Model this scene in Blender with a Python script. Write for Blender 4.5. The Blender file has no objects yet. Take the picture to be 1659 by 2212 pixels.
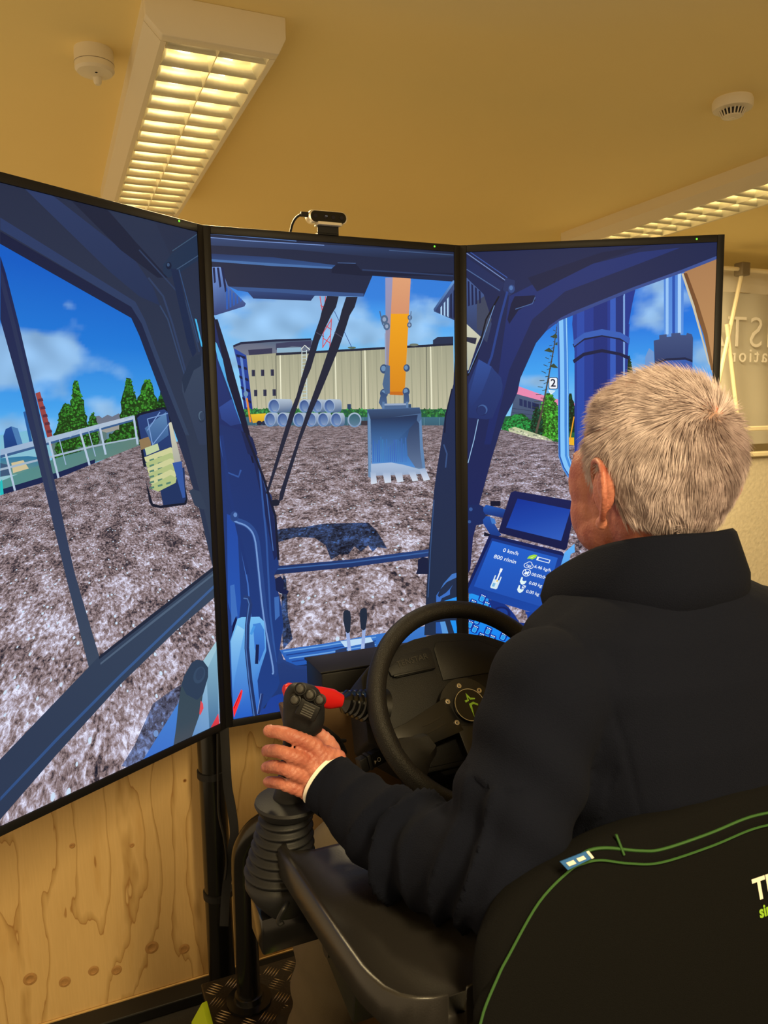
import bpy, bmesh, math, random
import numpy as np
from mathutils import Vector, Matrix, noise
from mathutils.geometry import tessellate_polygon

random.seed(7)
SC = bpy.context.scene
COL = SC.collection
PI = math.pi

# ------------------------------------------------------------------ camera
FPX = 1660.9
CAM = Vector((-0.3266, -1.7147, 1.5))
YAW, PIT, ROL = 0.405550, -0.122924, -0.0193868
FW = Vector((math.sin(YAW)*math.cos(PIT), math.cos(YAW)*math.cos(PIT), math.sin(PIT)))
_r = Vector((math.cos(YAW), -math.sin(YAW), 0)); _u = _r.cross(FW)
RT = _r*math.cos(ROL) + _u*math.sin(ROL)
UP = -_r*math.sin(ROL) + _u*math.cos(ROL)
cd = bpy.data.cameras.new('camera'); cam = bpy.data.objects.new('camera', cd); COL.objects.link(cam)
cam.matrix_world = Matrix(((RT.x, UP.x, -FW.x, CAM.x), (RT.y, UP.y, -FW.y, CAM.y), (RT.z, UP.z, -FW.z, CAM.z), (0, 0, 0, 1)))
cd.sensor_fit = 'VERTICAL'; cd.sensor_height = 36.0; cd.lens = 36.0*FPX/2212.0
cd.clip_start = 0.02
cd.dof.use_dof = True; cd.dof.focus_distance = 1.32; cd.dof.aperture_fstop = cd.lens/2.1
SC.camera = cam

# ------------------------------------------------------------------ light and exposure
SC.view_settings.view_transform = 'Standard'; SC.view_settings.look = 'None'
SC.view_settings.exposure = 0.0; SC.view_settings.gamma = 1.0; SC.view_settings.use_curve_mapping = False
wd = bpy.data.worlds.new('World'); SC.world = wd; wd.use_nodes = True
wb = wd.node_tree.nodes['Background']; wb.inputs[0].default_value = (1.0, 0.72, 0.40, 1); wb.inputs[1].default_value = 0.74
LAMP_COL = (1.0, 0.77, 0.40)
TUBE_STRENGTH = 6.5
LAMP_POWER = 80.0

# ------------------------------------------------------------------ helpers
def WP(px, py, d):
    return CAM + d*(FW + RT*((px-829.5)/FPX) - UP*((py-1106)/FPX))
def ON(px, py, ax, v):
    k = FW + RT*((px-829.5)/FPX) - UP*((py-1106)/FPX)
    return CAM + k*((v-CAM[ax])/k[ax])
def lin(c):
    return tuple((x/255/12.92) if x/255 <= 0.04045 else ((x/255+0.055)/1.055)**2.4 for x in c[:3])
MATS = {}
def mat(name, rgb, rough=0.6, metal=0.0, spec=0.5, bump=0.0, bscale=200, var=0.0, vscale=8, coat=0.0, sheen=0.0, sss=0.0, detail=4):
    if name in MATS: return MATS[name]
    m = bpy.data.materials.new(name); m.use_nodes = True; nt = m.node_tree; b = nt.nodes['Principled BSDF']
    c = lin(rgb)
    b.inputs['Base Color'].default_value = (*c, 1); b.inputs['Roughness'].default_value = rough
    b.inputs['Metallic'].default_value = metal; b.inputs['Specular IOR Level'].default_value = spec
    b.inputs['Coat Weight'].default_value = coat; b.inputs['Sheen Weight'].default_value = sheen
    if sss: b.inputs['Subsurface Weight'].default_value = sss; b.inputs['Subsurface Radius'].default_value = (0.012, 0.004, 0.002); b.inputs['Subsurface Scale'].default_value = 1.0
    tc = nt.nodes.new('ShaderNodeTexCoord')
    if var:
        n = nt.nodes.new('ShaderNodeTexNoise'); n.inputs['Scale'].default_value = vscale; n.inputs['Detail'].default_value = detail
        nt.links.new(tc.outputs['Object'], n.inputs['Vector'])
        mx = nt.nodes.new('ShaderNodeMix'); mx.data_type = 'RGBA'
        mx.inputs[6].default_value = (*[x*(1-var) for x in c], 1); mx.inputs[7].default_value = (*[min(1, x*(1+var)) for x in c], 1)
        nt.links.new(n.outputs['Fac'], mx.inputs[0]); nt.links.new(mx.outputs[2], b.inputs['Base Color'])
    if bump:
        n = nt.nodes.new('ShaderNodeTexNoise'); n.inputs['Scale'].default_value = bscale; n.inputs['Detail'].default_value = 3
        nt.links.new(tc.outputs['Object'], n.inputs['Vector'])
        bp = nt.nodes.new('ShaderNodeBump'); bp.inputs['Strength'].default_value = bump; bp.inputs['Distance'].default_value = 0.002
        nt.links.new(n.outputs['Fac'], bp.inputs['Height']); nt.links.new(bp.outputs['Normal'], b.inputs['Normal'])
    MATS[name] = m; return m
def emis(name, rgb, s=1.0, raw=False):
    if name in MATS: return MATS[name]
    m = bpy.data.materials.new(name); m.use_nodes = True; b = m.node_tree.nodes['Principled BSDF']
    c = rgb if raw else lin(rgb)
    b.inputs['Base Color'].default_value = (0.02, 0.02, 0.02, 1)
    b.inputs['Emission Color'].default_value = (*c, 1); b.inputs['Emission Strength'].default_value = s
    MATS[name] = m; return m

def tag(o, label=None, cat=None, group=None, kind=None):
    if label: o['label'] = label
    if cat: o['category'] = cat
    if group: o['group'] = group
    if kind: o['kind'] = kind
    return o
def empty(name, loc, label, cat, group=None, rotz=0.0):
    o = bpy.data.objects.new(name, None); COL.objects.link(o); o.empty_display_size = 0.05
    o.location = loc; o.rotation_euler = (0, 0, rotz); tag(o, label, cat, group); return o
def newobj(name, verts, faces, material, parent=None, smooth=False, local=False, mats=None, fmi=None):
    """verts are world coordinates unless local=True (then in the parent's own frame)"""
    V = np.array(verts, dtype=float)
    c = (V.min(0)+V.max(0))/2
    me = bpy.data.meshes.new(name); me.from_pydata([tuple(v) for v in (V-c)], [], faces); 
    o = bpy.data.objects.new(name, me); COL.objects.link(o)
    for m_ in (mats or [material]): me.materials.append(m_)
    if fmi: me.polygons.foreach_set('material_index', fmi)
    if smooth:
        me.polygons.foreach_set('use_smooth', [True]*len(me.polygons))
        if smooth != 'all':
            try: me.set_sharp_from_angle(angle=math.radians(38))
            except Exception: pass
    loc = Vector(c)
    if parent is not None:
        o.parent = parent
        if not local:
            q = parent; off = Vector((0, 0, 0))
            while q is not None: off += q.location; q = q.parent
            loc = loc - off
    elif False: pass
    o.location = loc
    me.update(); return o
def frame_of(a, b):
    d = (b-a).normalized(); h = Vector((0, 0, 1)) if abs(d.z) < 0.95 else Vector((0, 1, 0))
    x = h.cross(d).normalized(); y = d.cross(x); return x, y
class MB:
    def __init__(s, M=None): s.v = []; s.f = []; s.M = M
    def add(s, vs, fs):
        n = len(s.v)
        for v in vs:
            v = Vector(v)
            if s.M is not None: v = s.M @ v
            s.v.append(v)
        s.f += [tuple(i+n for i in f) for f in fs]; return s
    def box(s, a, b, bev=0.0):
        a = Vector(a); b = Vector(b)
        if not bev:
            vs = [(x, y, z) for x in (a.x, b.x) for y in (a.y, b.y) for z in (a.z, b.z)]
            return s.add(vs, [(0, 1, 3, 2), (4, 6, 7, 5), (0, 4, 5, 1), (2, 3, 7, 6), (0, 2, 6, 4), (1, 5, 7, 3)])
        bm = bmesh.new(); bmesh.ops.create_cube(bm, size=1)
        for v in bm.verts: v.co = Vector(((a.x+b.x)/2+v.co.x*(b.x-a.x), (a.y+b.y)/2+v.co.y*(b.y-a.y), (a.z+b.z)/2+v.co.z*(b.z-a.z)))
        bmesh.ops.bevel(bm, geom=list(bm.edges), offset=bev, segments=2, affect='EDGES', profile=0.5)
        return s.bm(bm)
    def bm(s, bm):
        bm.verts.index_update(); s.add([v.co.copy() for v in bm.verts], [tuple(v.index for v in f.verts) for f in bm.faces]); bm.free(); return s
    def tube(s, path, rad, n=16, caps=True, flat=None):
        P = [Vector(p) for p in path]; k = len(P); R = rad if isinstance(rad, (list, tuple)) else [rad]*k
        vs = []; x = None
        for i in range(k):
            d = ((P[min(i+1, k-1)]-P[max(i-1, 0)])).normalized()
            if x is None: x, y = frame_of(P[0], P[1])
            x = (x - d*x.dot(d)).normalized(); y = d.cross(x)
            fx, fy = flat if flat else (1, 1)
            for j in range(n):
                a = 2*PI*j/n; vs.append(P[i]+x*(R[i]*fx*math.cos(a))+y*(R[i]*fy*math.sin(a)))
        fs = [(i*n+j, i*n+(j+1) % n, (i+1)*n+(j+1) % n, (i+1)*n+j) for i in range(k-1) for j in range(n)]
        if caps: fs += [tuple(range(n-1, -1, -1)), tuple((k-1)*n+j for j in range(n))]
        return s.add(vs, fs)
    def lathe(s, prof, axis=None, n=32, caps=True):
        """prof: (r, h) list, axis: matrix placing local z"""
        A = axis or Matrix.Identity(4); vs = []
        for r, h in prof:
            for j in range(n): vs.append(A @ Vector((r*math.cos(2*PI*j/n), r*math.sin(2*PI*j/n), h)))
        k = len(prof)
        fs = [(i*n+j, i*n+(j+1) % n, (i+1)*n+(j+1) % n, (i+1)*n+j) for i in range(k-1) for j in range(n)]
        if caps: fs += [tuple(range(n-1, -1, -1)), tuple((k-1)*n+j for j in range(n))]
        return s.add(vs, fs)
    def prism(s, pts, off, bev=0.0):
        """polygon (3-D points, planar) extruded by the vector off"""
        pts = [Vector(p) for p in pts]; off = Vector(off); n = len(pts)
        bm = bmesh.new(); A = [bm.verts.new(p) for p in pts]; B = [bm.verts.new(p+off) for p in pts]
        bm.faces.new(A); bm.faces.new(B[::-1])
        for i in range(n): bm.faces.new((A[i], B[i], B[(i+1) % n], A[(i+1) % n]))
        bmesh.ops.recalc_face_normals(bm, faces=bm.faces)
        if bev: bmesh.ops.bevel(bm, geom=list(bm.edges), offset=bev, segments=2, affect='EDGES', profile=0.5)
        return s.bm(bm)
    def loft(s, rings, caps=True):
        n = len(rings[0]); k = len(rings); vs = [v for r in rings for v in r]
        fs = [(i*n+j, i*n+(j+1) % n, (i+1)*n+(j+1) % n, (i+1)*n+j) for i in range(k-1) for j in range(n)]
        if caps: fs += [tuple(range(n-1, -1, -1)), tuple((k-1)*n+j for j in range(n))]
        return s.add(vs, fs)
    def ball(s, c, r, seg=16, M=None):
        bm = bmesh.new(); bmesh.ops.create_uvsphere(bm, u_segments=seg, v_segments=max(6, seg*2//3), radius=1)
        r = (r, r, r) if isinstance(r, (int, float)) else r; c = Vector(c)
        for v in bm.verts:
            p = Vector((v.co.x*r[0], v.co.y*r[1], v.co.z*r[2]))
            v.co = c + ((M @ p) if M is not None else p)
        return s.bm(bm)
    def build(s, name, m, parent=None, smooth=False, local=False):
        return newobj(name, s.v, s.f, m, parent, smooth, local)
def AX(o, z, x=None):
    """matrix with its local z along z at point o"""
    z = Vector(z).normalized(); h = Vector(x) if x is not None else (Vector((0, 0, 1)) if abs(z.z) < 0.9 else Vector((1, 0, 0)))
    x = (h - z*h.dot(z)).normalized(); y = z.cross(x); o = Vector(o)
    return Matrix(((x.x, y.x, z.x, o.x), (x.y, y.y, z.y, o.y), (x.z, y.z, z.z, o.z), (0, 0, 0, 1)))
def smoothpath(pts, k=6, closed=False):
    P = [Vector(p) for p in pts]; out = []; n = len(P)
    for i in range(n-1):
        p0 = P[max(i-1, 0)]; p1 = P[i]; p2 = P[i+1]; p3 = P[min(i+2, n-1)]
        for j in range(k):
            t = j/k
            out.append(0.5*((2*p1)+(-p0+p2)*t+(2*p0-5*p1+4*p2-p3)*t*t+(-p0+3*p1-3*p2+p3)*t**3))
    out.append(P[-1]); return out
def text_mesh(s, size=1.0, bold=0.0, ext=0.0, space=1.0):
    c = bpy.data.curves.new('t', 'FONT'); c.body = s; c.size = size; c.align_x = 'CENTER'; c.align_y = 'CENTER'; c.offset = bold; c.extrude = ext; c.space_character = space; c.resolution_u = 3
    o = bpy.data.objects.new('t', c); COL.objects.link(o); dg = bpy.context.evaluated_depsgraph_get()
    me = bpy.data.meshes.new_from_object(o.evaluated_get(dg))
    V = [v.co.copy() for v in me.vertices]; F = [tuple(p.vertices) for p in me.polygons]
    bpy.data.objects.remove(o); bpy.data.meshes.remove(me); bpy.data.curves.remove(c); return V, F

# ------------------------------------------------------------------ materials
M_black = mat('black_plastic', (15, 15, 17), 0.5, spec=0.35, bump=0.15, bscale=900)
M_blackgloss = mat('black_gloss', (14, 14, 16), 0.18)
M_blackmetal = mat('black_painted_metal', (16, 16, 17), 0.22, spec=0.6)
M_rubber = mat('black_rubber', (23, 24, 28), 0.55, spec=0.35, bump=0.1, bscale=500)
M_white = mat('white_enamel', (232, 222, 196), 0.45)
M_red = mat('red_plastic', (205, 28, 30), 0.35)
M_alu = mat('brushed_aluminium', (225, 220, 205), 0.3, metal=1.0)
M_lime = mat('lime_green_paint', (178, 214, 20), 0.4)

# ------------------------------------------------------------------ the setting
CEIL = 2.38
M_ceil = mat('ceiling_paint', (250, 228, 158), 0.75, bump=0.12, bscale=60, var=0.04, vscale=1.5)
M_wallc = mat('wall_paint', (226, 212, 176), 0.8, bump=0.1, bscale=80)
M_floor = mat('dark_floor_covering', (34, 31, 28), 0.7, bump=0.5, bscale=300, var=0.5, vscale=90)
def struct(name, mb, m, label=None):
    o = mb.build(name, m); o['kind'] = 'structure'
    if label: o['label'] = label
    return o
X0, X1, Y0, Y1 = -1.9, 5.2, -4.2, 3.1
struct('floor', MB().box((-1.4, -2.6, -0.1), (X1, Y1, 0.0)), M_floor, 'dark scuffed floor covering')
struct('ceiling', MB().box((X0, Y0, CEIL), (X1, Y1, CEIL+0.1)), M_ceil, 'cream painted ceiling panel')
struct('wall_back', MB().box((X0, Y1, 0), (X1, Y1+0.1, CEIL)), M_wallc, 'cream wall behind the screens')
struct('wall_right', MB().box((X1, Y0, 0), (X1+0.1, Y1, CEIL)), M_wallc, 'cream wall on the right')

# ------------------------------------------------------------------ ceiling luminaires
def luminaire(x, y0, y1, label, dim=1.0):
    """x: left edge of the louvre opening; the body is 0.226 m between the flanges"""
    zt, zb = CEIL, 2.30; xl, xr = x, x+0.226
    root = empty('louvre_luminaire', (x+0.113, (y0+y1)/2, CEIL), label, 'ceiling light', 'twin tube louvre luminaires on the ceiling')
    prof = lambda y: [(xl-0.045, y, zt), (xl-0.045, y, zt-0.045), (xl-0.012, y, zb), (xr+0.012, y, zb), (xr+0.03, y, zt-0.045), (xr+0.03, y, zt)]
    for i, y in enumerate((y0, y1-0.03)):
        e = MB().prism(prof(y), (0, 0.03, 0), 0.0025).build('end_cap', M_white, root, smooth=True)
    for s, (pts) in enumerate(([(xl-0.045, zt), (xl-0.045, zt-0.045), (xl-0.012, zb), (xl, zb), (xl, zb+0.003), (xl-0.004, zt-0.004), (xl-0.004, zt)],
                               [(xr+0.03, zt), (xr+0.03, zt-0.045), (xr+0.012, zb), (xr, zb), (xr, zb+0.003), (xr+0.004, zt-0.004), (xr+0.004, zt)])):
        MB().prism([(p[0], y0+0.0301, p[1]) for p in pts], (0, y1-y0-0.0602, 0)).build('side_housing', M_white, root, smooth=True)
    MB().box((xl-0.004, y0+0.031, zt-0.004), (xr+0.004, y1-0.031, zt-0.001)).build('reflector_tray', M_white, root)
    tm = emis('fluorescent_tube_glow', tuple(c for c in LAMP_COL), TUBE_STRENGTH, raw=True)
    for k in (0.28, 0.72):
        xx = xl+0.226*k
        MB().tube([(xx, y0+0.06, zt-0.026), (xx, y1-0.06, zt-0.026)], 0.013, 12).build('fluorescent_tube', tm, root, smooth=True)
    ml = mat('louvre_aluminium', (250, 242, 216), 0.36, metal=0.55, bump=0.6, bscale=16, var=0.12, vscale=30)
    # parabolic side mirrors and centre spine
    zl = zb+0.001; zh = zb+0.040
    for side in (0, 1):
        rows = []
        for t in np.linspace(0, 1, 7):
            z = zl+(zh-zl)*t; off = 0.018*(1-(1-t)**2)
            rows.append((xl+0.001+off if side == 0 else xr-0.001-off, z))
        mb = MB(); n = len(rows)
        vs = [(r[0], yy, r[1]) for yy in (y0+0.032, y1-0.032) for r in rows]
        mb.add(vs, [(i, i+1, n+i+1, n+i) for i in range(n-1)]); mb.build('side_mirror', ml, root, smooth='all')
    xc = (xl+xr)/2
    MB().prism([(xc-0.0012, y0+0.032, zl), (xc+0.0012, y0+0.032, zl), (xc+0.008, y0+0.032, zh), (xc-0.008, y0+0.032, zh)], (0, y1-y0-0.064, 0)).build('louvre_spine', ml, root)
    # curved cross blades, one object each, in both halves
    nb = int(round((y1-y0-0.1)/0.082)); me = {}
    for j in range(nb):
        y = y0+0.06+(y1-y0-0.12)*j/(nb-1)
        for h, (xa, xb) in enumerate(((xl+0.002, xc-0.0015), (xc+0.0015, xr-0.002))):
            if h not in me:
                vs = []; fs = []; n = 9
                for i in range(n):
                    t = i/(n-1); xx = xa+(xb-xa)*t; dip = 0.012*math.sin(PI*t)
                    vs += [(xx, -0.0007, zl), (xx, 0.0007, zl), (xx, 0.0155, zh-dip), (xx, -0.0155, zh-dip)]
                for i in range(n-1):
                    a = 4*i; b = a+4
                    for q in range(4): fs.append((a+q, a+(q+1) % 4, b+(q+1) % 4, b+q))
                o = newobj('louvre_blade', [(v[0], v[1]+y, v[2]) for v in vs], fs, ml, root, smooth='all'); me[h] = (o, y)
            else:
                s0, yy = me[h]; o = s0.copy(); COL.objects.link(o); o.location.y = s0.location.y + (y-yy)
    al = bpy.data.lights.new('luminaire_light', 'AREA'); al.shape = 'RECTANGLE'; al.size = 0.2; al.size_y = y1-y0-0.12
    al.energy = LAMP_POWER*dim; al.color = LAMP_COL
    lo = bpy.data.objects.new('tube_light', al); COL.objects.link(lo); lo.parent = root; lo.location = (0, 0, 2.296-CEIL)
    return root
luminaire(-0.045, 0.035, 1.53, 'white louvred twin tube light running above the left and centre screens')
luminaire(2.085, 0.035, 1.53, 'white louvred twin tube light at right, above the man and the right screen')
luminaire(-0.045, -3.2, -1.75, 'white louvred twin tube light added out of view behind the viewer')  # extra unseen lamp, added to light the man's hair from behind

# ------------------------------------------------------------------ detectors on the ceiling
c = ON(202, 108, 2, CEIL); c = Vector((c.x, c.y, CEIL))
root = empty('sensor_head', c, 'round cream ceiling sensor with a small downward nozzle, left of the lamp', 'sensor')
MB().lathe([(0.001, 0), (0.044, 0), (0.045, -0.012), (0.045, -0.046), (0.040, -0.052), (0.001, -0.058)], Matrix.Translation(c), 40).build('housing', M_white, root, smooth=True)
MB().lathe([(0.0455, -0.032), (0.0458, -0.0325), (0.0455, -0.033)], Matrix.Translation(c), 40, caps=False).build('seam_ring', mat('seam_grey', (120, 105, 80), 0.6), root)
MB().lathe([(0.001, -0.055), (0.011, -0.055), (0.009, -0.068), (0.006, -0.072), (0.001, -0.072)], Matrix.Translation(c+Vector((0.006, 0.014, 0))), 20).build('nozzle', M_white, root, smooth=True)
MB().ball(c+Vector((0.002, -0.014, -0.053)), (0.005, 0.005, 0.004), 12).build('lens', M_blackgloss, root, smooth=True)

c = ON(1583, 214, 2, CEIL); c = Vector((c.x, c.y, CEIL)); T = Matrix.Translation(c)
root = empty('smoke_detector', c, 'round cream smoke detector with dark vent slots on the right of the ceiling', 'smoke detector')
MB().lathe([(0.001, 0), (0.052, 0), (0.052, -0.006), (0.055, -0.007), (0.055, -0.022), (0.052, -0.029), (0.038, -0.031), (0.001, -0.031)], T, 48).build('base', M_white, root, smooth=True)
MB().lathe([(0.001, -0.031), (0.031, -0.031), (0.026, -0.046), (0.001, -0.046)], T, 32).build('dark_chamber', mat('chamber_dark', (25, 24, 26), 0.6), root, smooth=True)
MB().lathe([(0.001, -0.046), (0.027, -0.046), (0.026, -0.049), (0.008, -0.051), (0.007, -0.053), (0.001, -0.053)], T, 32).build('cap', M_white, root, smooth=True)
rib = None
for k in range(20):
    a = 2*PI*k/20
    o = MB().tube([c+Vector((0.0355*math.cos(a), 0.0355*math.sin(a), -0.030)), c+Vector((0.0265*math.cos(a), 0.0265*math.sin(a), -0.048))], 0.0021, 6).build('rib', M_white, root)

# ------------------------------------------------------------------ back partition: banner cloth, tent frame, carpeted board
BY = 1.6
M_cloth = mat('banner_cloth', (226, 220, 206), 0.85, bump=0.1, bscale=900)
M_banner = mat('grey_banner', (206, 202, 190), 0.85)
M_tent = mat('tent_tube', (235, 222, 188), 0.4, spec=0.6)
root = empty('fabric_backdrop', (3.7, BY, 0), 'pale grey cloth backdrop with mirrored white lettering at far right', 'banner')
vs = []; fs = []; nx, nz = 60, 16
for j in range(nz+1):
    for i in range(nx+1):
        x = 2.75+2.0*i/nx; z = 1.30+0.86*j/nz
        vs.append((x, BY+0.012*math.sin(x*9)+0.006*math.sin(x*23+z*3), z))
for j in range(nz):
    for i in range(nx):
        a = j*(nx+1)+i; fs.append((a, a+1, a+nx+2, a+nx+1))
newobj('cloth_panel', vs, fs, M_banner, root, smooth='all')
vs2 = [(v[0], v[1]-0.004, 2.16+0.14*(v[2]-1.30)/0.86) for v in vs]
newobj('header_cloth', vs2, fs, M_cloth, root, smooth='all')
def mirrored(s, size, cx, cz, col, bold, space=1.0):
    V, F = text_mesh(s, size, bold, 0.001, space)
    nst = {'TENSTAR': 'TENST'}.get(s, s); W_, _ = text_mesh(nst, size, bold, 0.0, space); w_ = max(v.x for v in W_)-min(v.x for v in W_); x0_ = min(v.x for v in V)
    V = [Vector((cx + w_ - (v.x-x0_), BY-0.03-v.z, cz+v.y)) for v in V]
    newobj('lettering', V, F, col, root)
M_letter = emis('pale_letters', (0, 0, 0), 0, raw=True); M_letter = mat('pale_letter_print', (250, 246, 238), 0.7)
pt = ON(1600, 722, 1, BY)
mirrored('TENSTAR', 0.25, ON(1573, 722, 1, BY-0.03).x, pt.z, M_letter, -0.003, 1.12)
mirrored('simulation', 0.11, ON(1577, 768, 1, BY-0.03).x, ON(1600, 770, 1, BY).z, M_letter, 0.0, 1.35)
root = empty('gazebo_frame', (3.35, BY-0.35, 0), 'white folding tent frame with joint and crossed struts before the backdrop', 'tent frame')
yf = BY-0.12
J = ON(1603, 582, 1, yf)
def tb(a, b, r, name='strut'): return MB().tube([a, b], r, 8).build(name, M_tent, root, smooth=True)
MB().box(J-Vector((0.03, 0.03, 0.035)), J+Vector((0.03, 0.03, 0.035)), 0.006).build('corner_joint', mat('joint_grey', (120, 108, 88), 0.5), root)
tb(J+Vector((-1.0, 0, 0.005)), J+Vector((-0.03, 0, 0)), 0.011, 'eave_rail'); tb(J+Vector((0.03, 0, 0)), J+Vector((1.2, -0.2, -0.06)), 0.012, 'eave_rail')
tb(J+Vector((0, 0, -0.02)), ON(1545, 860, 1, yf), 0.011); tb(ON(1570, 700, 1, yf), ON(1572, 705, 1, yf)+Vector((0.14, 0, -0.7)), 0.011)
tb(J+Vector((1.2, -0.2, -0.06)), Vector((J.x+1.25, yf-0.2, 0.0)), 0.018, 'leg')
tb(Vector((J.x-1.0, yf, J.z)), Vector((J.x-1.0, yf, 0)), 0.018, 'leg')
root = empty('carpeted_partition', (3.6, BY-0.2, 0), 'waist high beige fabric partition with pale rails along its top', 'partition')
zt = ON(1640, 985, 1, BY-0.22).z
MB().box((2.5, BY-0.24, 0.0), (4.9, BY-0.2, zt-0.01), 0.004).build('panel', mat('carpet_beige', (214, 204, 182), 0.95, bump=0.8, bscale=60, var=0.25, vscale=45), root)
for pz in (ON(1640, 925, 1, BY-0.22).z, ON(1640, 980, 1, BY-0.22).z):
    MB().box((2.5, BY-0.26, pz-0.012), (4.9, BY-0.19, pz+0.012), 0.004).build('rail', M_tent, root)
for x in (2.6, 3.7, 4.8): MB().box((x-0.015, BY-0.2, 0), (x+0.015, BY-0.17, zt+0.13)).build('post', M_tent, root)

# ------------------------------------------------------------------ plywood sheet behind the screens
def plymat():
    m = bpy.data.materials.new('plywood_face'); m.use_nodes = True; nt = m.node_tree; b = nt.nodes['Principled BSDF']; L = nt.links
    tc = nt.nodes.new('ShaderNodeTexCoord')
    def N(t, **k):
        n = nt.nodes.new(t)
        for a, v in k.items(): setattr(n, a, v)
        return n
    mp = N('ShaderNodeMapping'); mp.inputs['Scale'].default_value = (3.6, 1, 0.75); L.new(tc.outputs['Object'], mp.inputs['Vector'])
    n1 = N('ShaderNodeTexNoise'); n1.inputs["Scale"].default_value = 1.25; n1.inputs['Detail'].default_value = 5; n1.inputs['Roughness'].default_value = 0.42; L.new(mp.outputs[0], n1.inputs['Vector'])
    # contour lines of the noise = growth rings
    mu = N('ShaderNodeMath', operation='MULTIPLY'); mu.inputs[1].default_value = 12; L.new(n1.outputs['Fac'], mu.inputs[0])
    fr = N('ShaderNodeMath', operation='FRACT'); L.new(mu.outputs[0], fr.inputs[0])
    rp = N('ShaderNodeValToRGB'); e = rp.color_ramp.elements
    e[0].position = 0.0; e[0].color = (*lin((196, 158, 98)), 1); e[1].position = 0.968; e[1].color = (*lin((222, 186, 126)), 1)
    x = e.new(0.16); x.color = (*lin((226, 190, 130)), 1); x = e.new(0.985); x.color = (*lin((178, 132, 74)), 1); x = e.new(1.0); x.color = (*lin((190, 148, 90)), 1)
    L.new(fr.outputs[0], rp.inputs[0])
    n2 = N('ShaderNodeTexNoise'); n2.inputs['Scale'].default_value = 5; n2.inputs['Detail'].default_value = 3; L.new(mp.outputs[0], n2.inputs['Vector'])
    r2 = N('ShaderNodeValToRGB'); q = r2.color_ramp.elements; q[0].position = 0.56; q[0].color = (1, 1, 1, 1); q[1].position = 0.72; q[1].color = (0.84, 0.72, 0.52, 1); L.new(n2.outputs['Fac'], r2.inputs[0])
    mx = N('ShaderNodeMix', data_type='RGBA', blend_type='MULTIPLY'); mx.inputs[0].default_value = 0.55; L.new(rp.outputs[0], mx.inputs[6]); L.new(r2.outputs[0], mx.inputs[7])
    # pin knots
    vo = N('ShaderNodeTexVoronoi'); vo.inputs['Scale'].default_value = 8.5; L.new(tc.outputs['Object'], vo.inputs['Vector'])
    r3 = N('ShaderNodeValToRGB'); q = r3.color_ramp.elements; q[0].position = 0.02; q[0].color = (0.24, 0.13, 0.05, 1); q[1].position = 0.05; q[1].color = (1, 1, 1, 1)
    q2 = q.new(0.035); q2.color = (0.62, 0.45, 0.27, 1); L.new(vo.outputs['Distance'], r3.inputs[0])
    m2 = N('ShaderNodeMix', data_type='RGBA', blend_type='MULTIPLY'); m2.inputs[0].default_value = 1; L.new(mx.outputs[2], m2.inputs[6]); L.new(r3.outputs[0], m2.inputs[7])
    n4 = N('ShaderNodeTexNoise'); n4.inputs['Scale'].default_value = 1; n4.inputs['Detail'].default_value = 4
    mp4 = N('ShaderNodeMapping'); mp4.inputs['Scale'].default_value = (240, 100, 14); L.new(tc.outputs['Object'], mp4.inputs['Vector']); L.new(mp4.outputs[0], n4.inputs['Vector'])
    r4 = N('ShaderNodeValToRGB'); q = r4.color_ramp.elements; q[0].color = (0.86, 0.84, 0.8, 1); q[1].color = (1, 1, 1, 1); L.new(n4.outputs['Fac'], r4.inputs[0])
    m3 = N('ShaderNodeMix', data_type='RGBA', blend_type='MULTIPLY'); m3.inputs[0].default_value = 1; L.new(m2.outputs[2], m3.inputs[6]); L.new(r4.outputs[0], m3.inputs[7])
    L.new(m3.outputs[2], b.inputs['Base Color']); b.inputs['Roughness'].default_value = 0.6
    return m
M_ply = plymat()
PY = 0.22
root = empty('plywood_sheet', (0.1, PY, 0.03), 'upright pale knotty plywood sheet standing behind the screens', 'plywood')
MB().box((-0.98, PY, 0.031), (1.46, PY+0.018, 1.25), 0.001).build('face_sheet', M_ply, root)
MB().box((-0.98, 0.155, 0.0), (1.46, 0.2135, 0.03), 0.003).build('rear_beam', M_black, root)
M_edge = mat('plywood_edge', (214, 180, 120), 0.7, bump=0.5, bscale=120, var=0.25, vscale=60)
for k in range(3):
    o = MB().box((-0.98, PY-0.006+0.001*k, 0.008+0.0075*k), (1.46, PY+0.017, 0.0145+0.0075*k)).build('edge_layer', M_edge, root)
# large knots, each a slightly dished oval disc
M_knot = mat('knot_brown', (178, 134, 80), 0.6, var=0.35, vscale=90)
for (px, py, a) in ((65, 2115, 0.016), (140, 2121, 0.014), (202, 2097, 0.013), (252, 2096, 0.013), (328, 2047, 0.017), (398, 2050, 0.014), (156, 1827, 0.007), (285, 1826, 0.006)):
    p = ON(px, py, 1, PY-0.0005)
    o = MB().lathe([(0.0005, 0.0), (a*0.55, 0.0003), (a*0.6, 0.0009), (a*0.85, 0.0006), (a, 0.0)], AX(p, (0, -1, 0)), 20, caps=False).build('knot', M_knot, root, smooth=True)

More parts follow.
